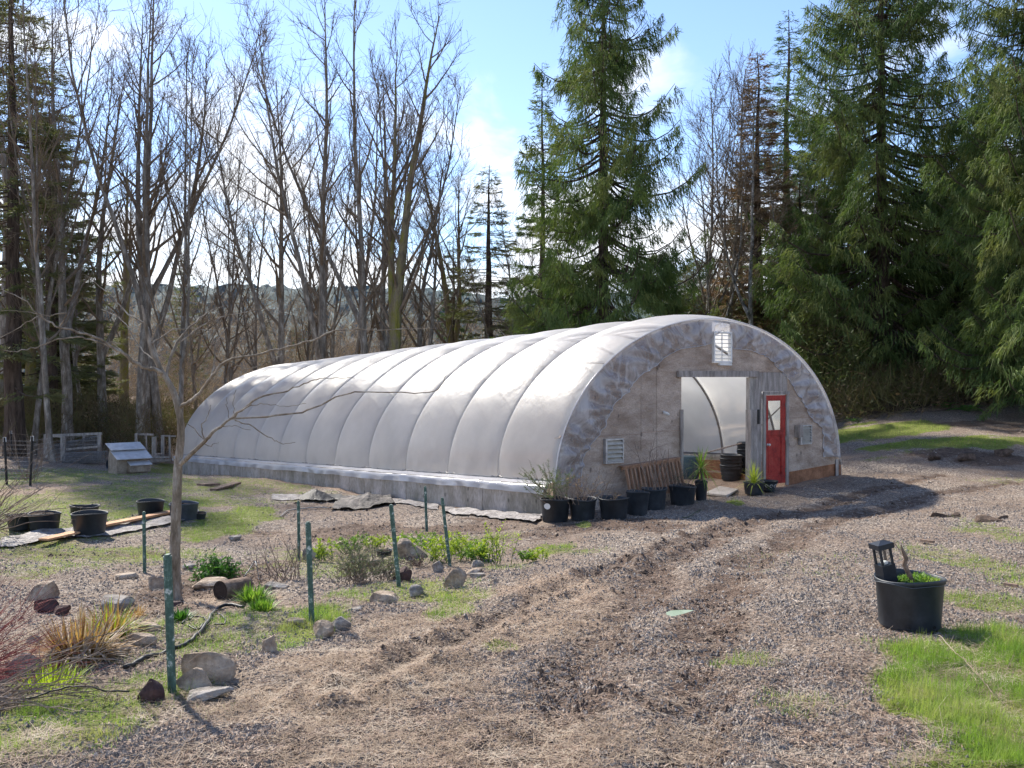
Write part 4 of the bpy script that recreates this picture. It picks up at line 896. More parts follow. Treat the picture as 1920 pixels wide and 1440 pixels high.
for i in range(8):
    x = -Wc * .18 + (Wc * .66) * (i + .5) / 8; b = MB(); b.box((x - .045, -Dc / 2 - .292, .12), (x + .045, -Dc / 2 - .281, Hc * .5)); part('board', b.mesh('board', M['cooptan']), nb)
b = MB(); b.add([(-Wc * .2, -Dc / 2 - .34, Hc * .5), (Wc / 2 + .02, -Dc / 2 - .34, Hc * .5), (Wc / 2 + .02, -Dc / 2 - .02, Hc * .66), (-Wc * .2, -Dc / 2 - .02, Hc * .66), (-Wc * .2, -Dc / 2 - .34, Hc * .53), (Wc / 2 + .02, -Dc / 2 - .34, Hc * .53), (Wc / 2 + .02, -Dc / 2 - .02, Hc * .69), (-Wc * .2, -Dc / 2 - .02, Hc * .69)], np.array([(0,3,2,1),(4,5,6,7),(0,1,5,4),(1,2,6,5),(2,3,7,6),(3,0,4,7)])); part('nest_box_lid', b.mesh('nest_box_lid', M['sheet']), nb)
p = at(202, 880); b = MB(); a = np.linspace(0, 2 * math.pi, 21)[:-1]
P_ = np.stack([p + [0, 0, .17], p + [.5, .6, .17]]); b.tubes(P_, np.full(2, .17), 20); b.tubes(P_[::-1], np.full(2, .15), 20); tag(b.obj('drain_pipe', M['potgrey'], smooth=True, origin=p), 'short grey pipe lying left of the coop', 'pipe')

# ------------------------------------------------------------------ lying things: fabric, planks, hoses
def sheet_px(pts_near, pts_far, name, mat, label, cat, amp=.03, nv=14, seed=1, lift=.03, humps=()):
    A = np.array([at(*q) for q in pts_near]); B = np.array([at(*q) for q in pts_far]); n = 60
    u = np.linspace(0, 1, n); ua = np.linspace(0, 1, len(A)); ub = np.linspace(0, 1, len(B))
    Ai = np.stack([np.interp(u, ua, A[:, i]) for i in range(3)], -1); Bi = np.stack([np.interp(u, ub, B[:, i]) for i in range(3)], -1)
    v = np.linspace(0, 1, nv)[None, :, None]; X = Ai[:, None] * (1 - v) + Bi[:, None] * v
    e = (fbm(X[..., 0] * 3, X[..., 1] * 3, 3, seed) - .5); X[..., 0] += e * .12; X[..., 1] += (fbm(X[..., 0] * 4, X[..., 1] * 4 + 9, 3, seed) - .5) * .15
    X[..., 2] = gzm(X[..., 0], X[..., 1]) + lift + amp * np.abs(fbm(X[..., 0] * 2.5, X[..., 1] * 2.5, 3, seed + 4) - .4) * 2
    for hx, hy, hr, hh in humps:
        c = at(hx, hy); d = np.hypot(X[..., 0] - c[0], X[..., 1] - c[1]); X[..., 2] += hh * np.maximum(0, 1 - d / hr) ** 1.3 * (.35 + 1.3 * fbm(X[..., 0] * 4, X[..., 1] * 4, 3, seed + 9))
    b = MB(); b.grid(X); b.grid(X - [0, 0, .008]); o = b.obj(name, M[mat], smooth=True, origin=A[0]); tag(o, label, cat); return o
sheet_px([(0, 1030), (90, 1012), (200, 1005), (330, 982), (372, 975)], [(0, 1010), (90, 996), (200, 988), (330, 966), (372, 960)], 'ground_cloth', 'fabric', 'pale grey ground cloth strip under the left pots', 'ground cloth', .04, seed=2)
sheet_px([(830, 963), (900, 972), (1000, 982), (1015, 978)], [(830, 953), (900, 960), (1000, 969), (1015, 968)], 'ground_cloth', 'fabric', 'grey landscape fabric strip along the near skirt', 'ground cloth', .05, seed=4)
sheet_px([(617, 958), (680, 957), (740, 948)], [(640, 938), (690, 935), (732, 934)], 'ground_cloth', 'fabricmid', 'crumpled grey brown fabric heap near the skirt', 'ground cloth', .1, seed=6, humps=[(690, 943, .5, .2), (660, 947, .8, .08)])
sheet_px([(560, 942), (600, 945), (640, 942)], [(570, 931), (600, 930), (640, 930)], 'ground_cloth', 'fabricdark', 'small dark tented fabric heap by the skirt', 'ground cloth', .08, seed=7, humps=[(592, 940, .45, .26)])
sheet_px([(510, 935), (560, 940), (740, 946), (820, 955)], [(510, 927), (560, 930), (740, 937), (820, 946)], 'ground_cloth', 'fabric', 'flat pale strip of fabric beside the middle of the skirt', 'ground cloth', .02, seed=9, lift=.018)
def lay(x0, y0, x1, y1, w, th, name, mat, label, cat, lift=.05):
    A = at(x0, y0); B = at(x1, y1); A[2] += lift; B[2] += lift; o = MB().beam(A, B, w, th).obj(name, M[mat], origin=A); tag(o, label, cat); return o
lay(190, 996, 326, 968, .2, .04, 'plank', 'plank', 'long orange plank lying on the pale ground cloth', 'plank', .1)
lay(80, 1020, 140, 1006, .2, .03, 'plank', 'plank', 'short orange plank end left of the front black pot', 'plank', .07)
lay(400, 922, 445, 909, .2, .05, 'plank', 'logside', 'brown board lying in the grass by the far skirt', 'plank')
lay(375, 913, 405, 911, .3, .06, 'plank', 'logside', 'short weathered board in the grass left of the far skirt', 'plank')
lay(1728, 1016, 1752, 1019, .05, .03, 'stick', 'logside', 'brown bark stick on the gravel behind the tub', 'stick', .02)
lay(1885, 1099, 1910, 1103, .04, .03, 'stick', 'logside', 'small brown stick in the grass at the right edge', 'stick', .02)
def hose(pts, r, name, mat, label, cat, lift=.03, ht=None):
    P = np.array([at(*q) for q in pts]); n = len(P); u = np.linspace(0, n - 1, n * 8); Q = np.stack([np.interp(u, np.arange(n), P[:, i]) for i in range(3)], -1)
    for _ in range(6): Q[1:-1] = (Q[:-2] + Q[1:-1] * 2 + Q[2:]) / 4
    Q[:, 2] = gzm(Q[:, 0], Q[:, 1]) + lift + (0 if ht is None else np.interp(np.linspace(0, 1, len(Q)), np.linspace(0, 1, len(ht)), ht))
    o = MB().tubes(Q, np.full(len(Q), r), 6, cap=True).obj(name, M[mat], smooth=True, origin=Q[0]); tag(o, label, cat); return o
hose([(232, 1262), (275, 1240), (320, 1222), (360, 1205), (388, 1180), (396, 1160), (405, 1143), (425, 1138), (456, 1140)], .019, 'hose', 'black', 'thick black irrigation hose curving through the planting bed', 'hose')
hose([(340, 1180), (358, 1165), (378, 1163), (388, 1175), (372, 1190), (352, 1186)], .009, 'hose', 'black', 'thin black hose loop right of the young tree foot', 'hose')
hose([(395, 1160), (412, 1162), (424, 1172), (418, 1182), (402, 1180)], .008, 'hose', 'black', 'small coil of thin hose beside the thick hose', 'hose')
hose([(456, 1088), (478, 1080), (485, 1092)], .008, 'hose', 'potgrey', 'thin grey hose loop behind the log', 'hose', ht=[0, .15, 0])
hose([(524, 970), (540, 958), (580, 954), (620, 955)], .014, 'hose', 'palewood', 'pale thin pipe curving by the dark fabric', 'hose')
hose([(40, 1345), (110, 1335), (180, 1330), (240, 1318)], .006, 'hose', 'black', 'thin black wire along the grass at the bottom left', 'hose', ht=[.05, .1, .02])
hose([(1280, 975), (1300, 968), (1318, 955)], .008, 'stick', 'leafsage', 'thin green stick on the gravel before the pots', 'stick')
hose([(1762, 1240), (1790, 1262), (1820, 1290), (1868, 1328)], .0025, 'straw_stalk', 'straw', 'long dry stalk lying across the bright grass', 'stalk', ht=[.15, .12, .1, .03])
o = MB().strips(np.array([at(1250, 1163) + [0, 0, .05]]), np.array([[1, .1, .12]]), np.array([.26]), np.array([.085]), np.array([.0]), 6, side=np.array([[0, 1., .45]])).obj('fallen_leaf', M['paleleaf'], origin=at(1250, 1163)); tag(o, 'pale green flat leaf lying on the driveway', 'leaf')

# ------------------------------------------------------------------ rocks
import bmesh
def ico():
    bm = bmesh.new(); bmesh.ops.create_icosphere(bm, subdivisions=3, radius=1); V = np.array([v.co[:] for v in bm.verts]); Fc = np.array([[v.index for v in f.verts] for f in bm.faces]); bm.free(); return V, Fc
IV, IF = ico()
def rock(px, py, w, h, mat, label, seed, flat=False, cat='rock', name='rock', group='stones around the planting bed'):
    r = np.random.default_rng(seed); p = at(px, py); sc = p[1] / FOC; W = w * sc / 2; H = h * sc * .8
    V = IV.copy()
    for i in range(15):
        d = r.normal(0, 1, 3); d /= np.linalg.norm(d); k = r.uniform(.42, .8); e = V @ d - k; V = V - np.maximum(e, 0)[:, None] * d * .96
    V *= 1 + .06 * (fbm(V[:, 0] * 3 + seed, V[:, 1] * 3 + V[:, 2] * 2, 3, seed) - .5)[:, None]
    V /= np.abs(V).max(0); V[:, 2] = np.where(V[:, 2] > .55 if flat else V[:, 2] > 2, .55 + (V[:, 2] - .55) * .15, V[:, 2])
    a = r.uniform(-.5, .5); V = V * [W, W * r.uniform(.6, .85), H]; V[:, 0], V[:, 1] = V[:, 0] * math.cos(a) - V[:, 1] * math.sin(a), V[:, 0] * math.sin(a) + V[:, 1] * math.cos(a)
    V[:, 2] += V[:, 0] * r.uniform(-.15, .15)
    c = p + np.array([p[0] / p[1], 1, 0]) * W * .6; c[2] = gz(c[0], c[1]) + H * .35
    o = MB().add(V + c, IF).obj(name, M[mat], origin=c); tag(o, label, cat, group); return o
RK = [(284,1325,56,58,'rockdark','dark purple boulder left of the nearest green post'),(380,1288,120,72,'rock','large brown boulder behind the nearest green post'),(366,1303,76,42,'rock','pale angular block leaning on the large brown boulder'),
 (380,1318,110,20,'rockgrey','flat grey slab at the foot of the nearest post'),(220,1148,76,36,'rockgrey','wedge shaped grey stone with dark front left of the tree'),(82,1126,66,34,'rock','mossy tan stone at the left of the bed'),
 (90,1150,52,26,'rockdark','dark purple stone below the mossy tan stone'),(116,1152,34,18,'rockdark','small dark stone beside the dark purple stone'),(284,1192,62,28,'rock','rounded tan stone left of the thick hose'),
 (270,1214,62,30,'rock','pale sloping stone in front of the rounded tan stone'),(215,1236,64,24,'rock','flat tan stone beside the dry iris clump'),(45,1275,72,44,'rockgrey','grey stone under the red twigs'),
 (395,1106,70,22,'rock','long brown stone behind the young tree foot'),(517,1108,50,18,'rockgrey','flat grey stone right of the light green clumps'),(551,1175,46,20,'rock','rounded brown stone left of the second green post'),
 (607,1195,42,26,'rock','squared brown stone right of the second green post'),(638,1180,42,24,'rockgrey','pale grey stone in straw right of the squared one'),(508,1232,36,36,'rock','upright tan stone in grass below the bed'),
 (232,1088,60,14,'rock','thin flat slab left of the green clump'),(290,1106,40,28,'rock','brown stone behind the tree foot on the left'),(352,1068,28,12,'rockgrey','small grey stone behind the young tree'),
 (717,1134,66,26,'rock','long flat topped tan stone in front of the leaning post'),(776,1120,36,20,'rockgrey','grey wedge stone right of the leaning post foot'),(756,1092,44,26,'rockdark','dark stone behind the leaning post'),
 (854,1105,46,36,'rock','round brown boulder at the right end of the bed'),(820,1072,26,18,'rockgrey','small pale stone beside the right leaning post'),(893,1063,30,14,'rockgrey','light slab on top right of the bed'),
 (890,1077,42,12,'rock','thin pale slab below the light slab'),(896,1084,32,10,'rockgrey','lowest thin slab in the right stack'),(772,1050,64,34,'rock','large low tan boulder among the leafy plants'),
 (928,1100,22,12,'rock','small stone at the far right of the bed'),(670,1149,34,12,'rockgrey','flat dark stone left of the long tan stone'),(585,1048,36,20,'rockgrey','pale stone behind the second green post'),
 (460,1168,26,12,'rock','small tan stone below the light green clumps'),(330,1140,30,14,'rockdark','dark stone at the young tree foot'),(700,1061,30,14,'rock','half buried stone under the grey bush'),
 (60,1215,40,20,'rock','tan stone between the red twigs and dry iris'),(440,1012,26,8,'rockgrey','small flat stone in the dirt behind the tree'),(640,1020,24,8,'rock','low tan stone behind the bare shrub')]
for i, (x, y, w, h, m, lab) in enumerate(RK): rock(x, y, w, h, m, lab, 100 + i, flat=h < w * .5)
# log with dark cut end
A = at(412, 1126); ld = np.array([.2, .3, .0]); lg = thing('log', A, 'short log with dark cut end facing the camera', 'log')
P = np.stack([A + [0, 0, .10], A + ld * .5 + [0, 0, .09], A + ld * 1.1 + [0, 0, .09]]); MB().tubes(P, np.array([.12, .12, .11]), 18).obj('log_bark', M['logside'], lg, smooth=True)
a = np.linspace(0, 2 * math.pi, 19)[:-1]; T0 = ld / np.linalg.norm(ld); Uu = np.cross(T0, [0, 0, 1.]); 
MB().add(np.array([P[0] - T0 * .004 + .12 * (Uu * math.cos(q) + np.array([0, 0, 1]) * math.sin(q)) for q in a]), np.arange(18)[::-1][None]).obj('cut_end', M['log'], lg)
# dark clods on the right
for i, (x, y, w, h) in enumerate([(1770,976,50,12),(1850,981,60,12),(1790,973,24,10),(1880,977,22,9),(1190,1060,44,16),(1160,1075,26,12),(1215,1048,26,12),(1750,862,30,14),(1812,866,44,14),(1880,858,40,14)]):
    rock(x, y, w, h, 'clod', ['dark soil clod near the right edge, left one of a pair', 'long dark soil clod near the right edge', 'small soil lump beside the left clod', 'small soil lump beside the long clod', 'dark soil lump on the rut ridge', 'lower soil lump on the rut ridge', 'upper soil lump on the rut ridge', 'dark clump of earth beyond the driveway, left', 'dark clump of earth beyond the driveway, middle', 'dark clump of earth beyond the driveway, right'][i], 300 + i, cat='soil clod', name='soil_clod', group='dark clods of earth')

# ------------------------------------------------------------------ bed plants
def clump(px, py, wpx, hpx, n, mat, label, name='leafy_plant', cat='plant', lw=.12, lo=.3, seed=1, droop=.4, group=None, mats=None, spread=.5):
    r = np.random.default_rng(seed); p = at(px, py); sc = p[1] / FOC; W = wpx * sc / 2; H = hpx * sc
    p = p + np.array([p[0] / p[1], 1, 0]) * W * .5; p[2] = gzm(p[0], p[1])
    a = r.uniform(0, 6.28, n); q = np.sqrt(r.uniform(0, 1, n)) * W * spread
    base = np.stack([p[0] + q * np.cos(a), p[1] + q * np.sin(a), np.full(n, p[2])], -1); e = r.uniform(lo, 1.5, n); a2 = a + r.normal(0, .5, n)
    d = np.stack([np.cos(a2) * np.cos(e), np.sin(a2) * np.cos(e), np.sin(e)], -1); ll = H * r.uniform(.55, 1.15, n)
    b = MB(); b.strips(base, d, ll, ll * lw, r.uniform(0, droop, n), 4)
    if mats: h_ = b.F[0]; k = len(h_) // 4 // 2 * 4; b.F = [h_[:k], h_[k:]]; b.M = [0, 1]
    o = b.obj(name, mats or mat, origin=p); tag(o, label, cat, group); return o
shrub('leafy_bush', at(397, 1092) + [0, .1, 0], .30, .55, 90, 2600, .075, (M['browntwig'], M['leafdeep']), 'dense rounded deep green bush behind the log', 'bush', seed=21, leafw=.32, up=.15)
LG = 'light green sprouting clumps'
clump(474, 1128, 66, 40, 240, M['leafgreen'], 'light green feathery clump right of the log', seed=22, lw=.1, group=LG)
clump(490, 1152, 60, 38, 240, M['leafgreen'], 'light green clump just below the other feathery one', seed=23, lw=.1, group=LG)
clump(338, 1172, 32, 34, 160, M['leafdeep'], 'small dark green leafy clump right of the nearest post', seed=24, lw=.14)
clump(150, 1250, 125, 105, 1100, M['dryiris'], 'large dry orange iris clump left of the hose', 'iris_clump', lw=.06, seed=25, droop=1.0, mats=[M['dryiris'], M['straw']])
clump(205, 1208, 95, 85, 560, M['dryiris'], 'smaller dry daylily clump behind the large dry one', 'iris_clump', lw=.04, seed=26, droop=.9, mats=[M['dryiris'], M['leafyellow']])
clump(165, 1240, 70, 62, 90, M['leafyellow'], 'green blades growing through the dry iris clump', 'iris_clump', lw=.06, seed=27, droop=.2)
clump(95, 1298, 100, 55, 240, M['leafyellow'], 'yellow green sprouting clump at the lower left', seed=28, lw=.08, droop=.2, spread=.9)
clump(255, 1165, 46, 34, 120, M['dryiris'], 'dry brown tuft behind the pale sloping stone', 'dry_tuft', lw=.05, seed=29, droop=.8)
shrub('lavender_bush', at(668, 1098) + [0, .15, 0], .5, .75, 70, 2600, .05, (M['browntwig'], M['leafsage']), 'tall grey green lavender bush left of the leaning post', 'bush', seed=30, leafw=.2, up=.7, stemr=.004)
shrub('lavender_bush', at(726, 1092) + [0, .1, 0], .3, .8, 34, 900, .045, (M['browntwig'], M['leafsage']), 'smaller grey green bush touching the leaning post', 'bush', seed=31, leafw=.2, up=.6, stemr=.004)
LP = 'bright leafy plants along the back of the bed'
for i, (x, y, w, h, lab) in enumerate([(655,1040,50,34,'yellow green plant behind the lavender bush'),(608,1052,34,36,'bright plant right of the whitish post'),(755,1030,46,26,'bright plant left of the far post foot'),(795,1032,46,34,'bright plant at the far post foot'),
     (818,1056,50,46,'tall bright plant left of the right leaning post'),(860,1040,46,36,'bright plant right of the right leaning post'),(884,1052,44,34,'low bright plant before the tallest one'),(921,1058,44,64,'tallest bright plant at the right end of the bed'),
     (905,1050,34,28,'small bright plant left of the tallest one'),(984,1055,16,18,'left one of two tiny plants right of the bed'),(1003,1052,18,22,'right one of two tiny plants right of the bed'),(700,1030,40,24,'low yellow green plant above the small ringed pot')]):
    q = at(x, y); sc = q[1] / FOC
    shrub('leafy_plant', q + [0, .05, 0], h * sc * 1.05, .55 if w < 40 else .9, max(6, w // 2), 26 * w // 2 + 80, .062, (M['leafdeep'], M['leafyellow'] if i % 3 else M['leafgreen']), lab, 'plant', LP, seed=40 + i, leafw=.28, up=.8, sub=1, stemr=.005)
shrub('bare_shrub', at(533, 1093), .62, .55, 22, 0, .03, (M['browntwig'], M['drybush']), 'bare reddish brown shrub left of the second green post', 'shrub', seed=55, up=.75, stemr=.006)
shrub('bare_shrub', at(40, 905) + [0, .3, 0], 1.5, .5, 20, 0, .03, (M['browntwig'], M['drybush']), 'thin bare bush beside the white tipped posts', 'shrub', seed=56, up=.7, stemr=.009)
shrub('heather', at(780, 1062), .16, 1.2, 30, 500, .03, (M['browntwig'], M['rockdark']), 'low purplish plant under the tan boulder', 'plant', seed=57, up=.4)
# twiggy growth on the left edge
def twigs(name, base, n, ln, r, mat, label, seed, lx, el=(.2, 1.2), az=(-.6, 1.2), cat='shrub'):
    rr_ = np.random.default_rng(seed); k = np.linspace(0, 1, 9); az_ = rr_.uniform(az[0], az[1], n); e = rr_.uniform(el[0], el[1], n); l = ln * rr_.uniform(.5, 1.1, n)
    d = np.stack([np.cos(az_) * np.cos(e), np.sin(az_) * np.cos(e), np.sin(e)], -1)
    Q = base + rr_.normal(0, .12, (n, 1, 3)) * [1, 1, .1] + d[:, None] * (l[:, None] * k)[..., None]; Q[..., 2] -= lx * l[:, None] * k ** 2; Q += np.cumsum(rr_.normal(0, ln * .008, Q.shape), 1)
    t = thing(name, base, label, cat); MB().tubes(Q, r * (1 - .8 * k)[None].repeat(n, 0), 4).obj('stems', M[mat], t)
    i = rr_.integers(0, n, n * 3); j = rr_.integers(2, 8, n * 3); s0 = Q[i, j]; d2 = d[i] + rr_.normal(0, .5, (n * 3, 3)); l2 = ln * rr_.uniform(.1, .3, n * 3); k2 = np.linspace(0, 1, 5)
    Q2 = s0[:, None] + d2[:, None] * (l2[:, None] * k2)[..., None] + np.cumsum(rr_.normal(0, ln * .006, (n * 3, 5, 3)), 1); MB().tubes(Q2, r * .45 * (1 - .7 * k2)[None].repeat(n * 3, 0), 3).obj('twigs', M[mat], t); return t
bx = at(-110, 1290); twigs('dogwood_shrub', bx, 110, 1.25, .0035, 'redtwig', 'red stemmed dogwood shrub at the left edge', 61, .25, (.15, 1.3), (-.4, 1.0))
twigs('bramble', at(-70, 1345), 26, 1.6, .006, 'browntwig', 'brown arching brambles at the bottom left corner', 62, .45, (.1, .8), (-.3, .6))
twigs('bare_shrub', at(-60, 1010), 22, 2.1, .012, 'browntwig', 'bare grey shrub branches reaching in from the left edge', 63, .2, (.3, 1.2), (-.5, .6))

# ------------------------------------------------------------------ young tree
yt_b = at(330, 1120); Zy = yt_b[1]
yt = thing('young_tree', yt_b, 'young bare tree with pale blotched trunk and long reaching branches in the bed', 'tree')
def pl(pts, r0, r1, dz=0, name='branch', n=5, mat='youngbark', seed=0):
    P = np.array([ray(x, y, Zy + dz * i / max(1, len(pts) - 1)) for i, (x, y) in enumerate(pts)]); m = len(P); u = np.linspace(0, m - 1, (m - 1) * n + 1)
    # catmull-rom
    Pp = np.concatenate([2 * P[:1] - P[1:2], P, 2 * P[-1:] - P[-2:-1]]); i = np.minimum(u.astype(int), m - 2); f = (u - i)[:, None]
    p0, p1, p2, p3 = Pp[i], Pp[i + 1], Pp[i + 2], Pp[i + 3]
    Q = .5 * (2 * p1 + (p2 - p0) * f + (2 * p0 - 5 * p1 + 4 * p2 - p3) * f ** 2 + (3 * p1 - p0 - 3 * p2 + p3) * f ** 3)
    k = u / (m - 1); Q = Q + (0 if r0 > .05 else 1) * np.random.default_rng(int(pts[0][0] * 7 + pts[0][1]) & 65535).normal(0, .006, Q.shape) * (k > 0)[:, None]; rj = 1 + (.12 * (vn(u * 2.3, u * 0, 5) - .5) + .1 * (vn(u * 6, u * 0, 6) - .5)); MB().tubes(Q, (r0 + (r1 - r0) * k) * rj, 10 if r0 > .03 else 6).obj(name, M[mat], yt, smooth=True); return Q
pl([(330,1126),(328,1100),(327,1050),(328,1000),(331,930),(333,880),(336,850),(339,800),(330,750),(318,720),(303,695),(286,662),(276,622),(269,584),(266,572)], .072, .012, name='trunk')
pl([(306,700),(288,692),(267,688),(241,670),(215,653),(172,629),(112,614),(77,592),(43,562),(0,541)], .028, .004, -.8)
pl([(-40,640),(0,655),(34,659),(77,648),(129,633),(170,637),(215,653)][::-1], .012, .003, -.5)
pl([(112,614),(125,588),(86,592),(47,584),(-10,582)], .009, .003, -.3)
pl([(241,670),(207,642),(185,659)], .008, .003); pl([(207,642),(233,644)], .006, .003)
pl([(300,684),(276,614),(241,588),(202,549),(159,515)], .014, .003, .5)
pl([(281,640),(300,606),(308,592)], .008, .003); pl([(77,592),(60,600),(0,635)], .007, .003)
pl([(312,706),(327,653),(357,614),(388,588),(420,575)], .022, .004, .6); pl([(340,640),(380,610),(431,590),(508,580),(545,592)], .01, .003, .4)
pl([(284,645),(327,618),(366,618),(413,618)], .009, .003, .6)
pl([(336,764),(360,750),(377,735),(400,704),(427,677),(493,662),(570,642),(635,619),(705,619),(816,615)], .026, .003, -.9)
pl([(389,720),(400,690),(408,640),(427,612)], .012, .003, .3); pl([(427,677),(470,690),(520,670),(548,655)], .009, .003, .3)
pl([(336,872),(350,858),(378,833),(400,810),(432,785),(470,760)], .032, .008, -.5); pl([(432,785),(516,779),(577,770),(639,741),(689,735),(793,737),(822,728),(836,705)], .014, .003, -.6)
pl([(436,782),(485,746),(531,735),(577,716),(608,710),(666,709)], .014, .003, -.2); pl([(440,788),(473,800),(508,823),(531,833),(554,829)], .009, .003)
pl([(470,760),(500,757),(540,762),(575,755)], .006, .003); pl([(384,826),(378,800),(390,780),(394,760)], .009, .003); pl([(430,786),(425,760),(427,744)], .005, .003); pl([(440,780),(437,750),(443,730)], .005, .003)
pl([(384,826),(360,800),(342,792)], .006, .003); pl([(380,832),(395,836),(410,830)], .006, .003); pl([(415,800),(440,798),(470,806)], .006, .003)
pl([(333,870),(326,862),(322,840)], .01, .004); pl([(300,684),(262,650),(230,600),(190,580)], .009, .003, .8)

# ------------------------------------------------------------------ trees
def norm(v): return v / np.maximum(np.linalg.norm(v, axis=-1, keepdims=True), 1e-9)
def bare_tree(seed, H, stems=1, forky=.5, r0=.26, first=.3, spreadk=.5, dens=1.0, buds=True, mats=None, lean=(0, 0), outk=.35):
    r = np.random.default_rng(seed); b = MB(); lv = []
    def grow(P0, D, Ln, R0, n, up, wob):
        P = [P0]; D = D.copy()
        for i in range(n - 1):
            D = D + r.normal(0, wob, 3); D[2] += up; D /= np.linalg.norm(D); P.append(P[-1] + D * Ln / (n - 1))
        return np.array(P)
    br = []   # (P, r0, r1, level)
    for s in range(stems):
        a = s * 6.28 / max(1, stems) + r.uniform(0, 1); D = np.array([math.cos(a) * .16 * (stems > 1) + lean[0], math.sin(a) * .16 * (stems > 1) + lean[1], 1.]); D /= np.linalg.norm(D)
        P0 = np.array([math.cos(a), math.sin(a), 0]) * .25 * (stems > 1) + [0, 0, -.4]
        br.append((grow(P0, D, H * r.uniform(.85, 1.05), r0, 14, .05, .04), r0 * (1 if stems == 1 else .8), .02, 0))
    L1 = []
    for P, ra, rb, _ in list(br):
        if r.random() < forky * 1.5:
            i = int(14 * r.uniform(.2, .4)); D = norm(P[i + 1] - P[i]) + r.normal(0, .28, 3) * [1, 1, 0]; Q = grow(P[i], norm(D), H * .65, 0, 11, .14, .05); nb = (Q, (ra + (rb - ra) * i / 13) * .75, .018, 0); br.append(nb)
    for P, ra, rb, _ in list(br):
        n = len(P); m = int(26 * dens * len(P) / 14)
        for j in range(m):
            f = first + (1 - first) * ((j + r.random()) / m) ** .85; x = f * (n - 1.01); i = int(x); p0 = P[i] + (P[i + 1] - P[i]) * (x - i); rr5 = (ra + (rb - ra) * f)
            a = r.uniform(0, 6.28); e = r.uniform(.55, 1.15); D = np.array([math.cos(a) * math.cos(e), math.sin(a) * math.cos(e), math.sin(e)])
            Ln = H * outk * (1.08 - f) ** .7 * r.uniform(.4, 1.1) + .7; L1.append((grow(p0, D, Ln, 0, 8, .10, .075), min(rr5 * .6, .016 * Ln + .012), .008))
    Q1 = np.array([q[0] for q in L1]); R1 = np.array([np.linspace(q[1], q[2], 8) for q in L1]); len1 = np.linalg.norm(Q1[:, -1] - Q1[:, 0], axis=1)
    for P, ra, rb, _ in br:
        rad = ra + (rb - ra) * np.linspace(0, 1, len(P)) ** .85; rad[0] *= 1.25; b.tubes(P, rad, 9, 0)
    b.tubes(Q1, R1, 5, 1)
    def sub(Q, LQ, k, n, lk, rad, up, spread):
        M_ = len(Q); i = np.repeat(np.arange(M_), k); f = r.uniform(.15, 1, len(i)) * (Q.shape[1] - 1.01); j = f.astype(int); ff = (f - j)[:, None]
        p0 = Q[i, j] * (1 - ff) + Q[i, j + 1] * ff; D = norm(Q[i, j + 1] - Q[i, j]) + r.normal(0, spread, (len(i), 3)); D = norm(D); Ln = LQ[i] * lk * r.uniform(.4, 1.1, len(i)) + .25
        P = [p0]
        for q in range(n - 1):
            D = norm(D + r.normal(0, .13, D.shape) + [0, 0, up]); P.append(P[-1] + D * (Ln / (n - 1))[:, None])
        return np.stack(P, 1), Ln
    Q2, L2 = sub(Q1, len1, 6, 5, .42, 0, .12, .55); b.tubes(Q2, np.linspace(.012, .005, 5)[None].repeat(len(Q2), 0), 3, 1)
    Q3, L3 = sub(Q2, L2, 4, 4, .5, 0, .12, .55); b.tubes(Q3, np.linspace(.0075, .0045, 4)[None].repeat(len(Q3), 0), 3, 1)
    if buds:
        m = len(Q3); tips = np.concatenate([Q3[:, -1], Q3[:, -2]]); d = norm(tips - np.concatenate([Q3[:, -2], Q3[:, -3]])); k = r.random(len(tips)) < .35; tips = tips[k]; d = d[k]
        b.strips(tips, d + r.normal(0, .4, d.shape), r.uniform(.06, .14, len(tips)), np.full(len(tips), .035), np.zeros(len(tips)), 1, 1, taper=.3)
    return b
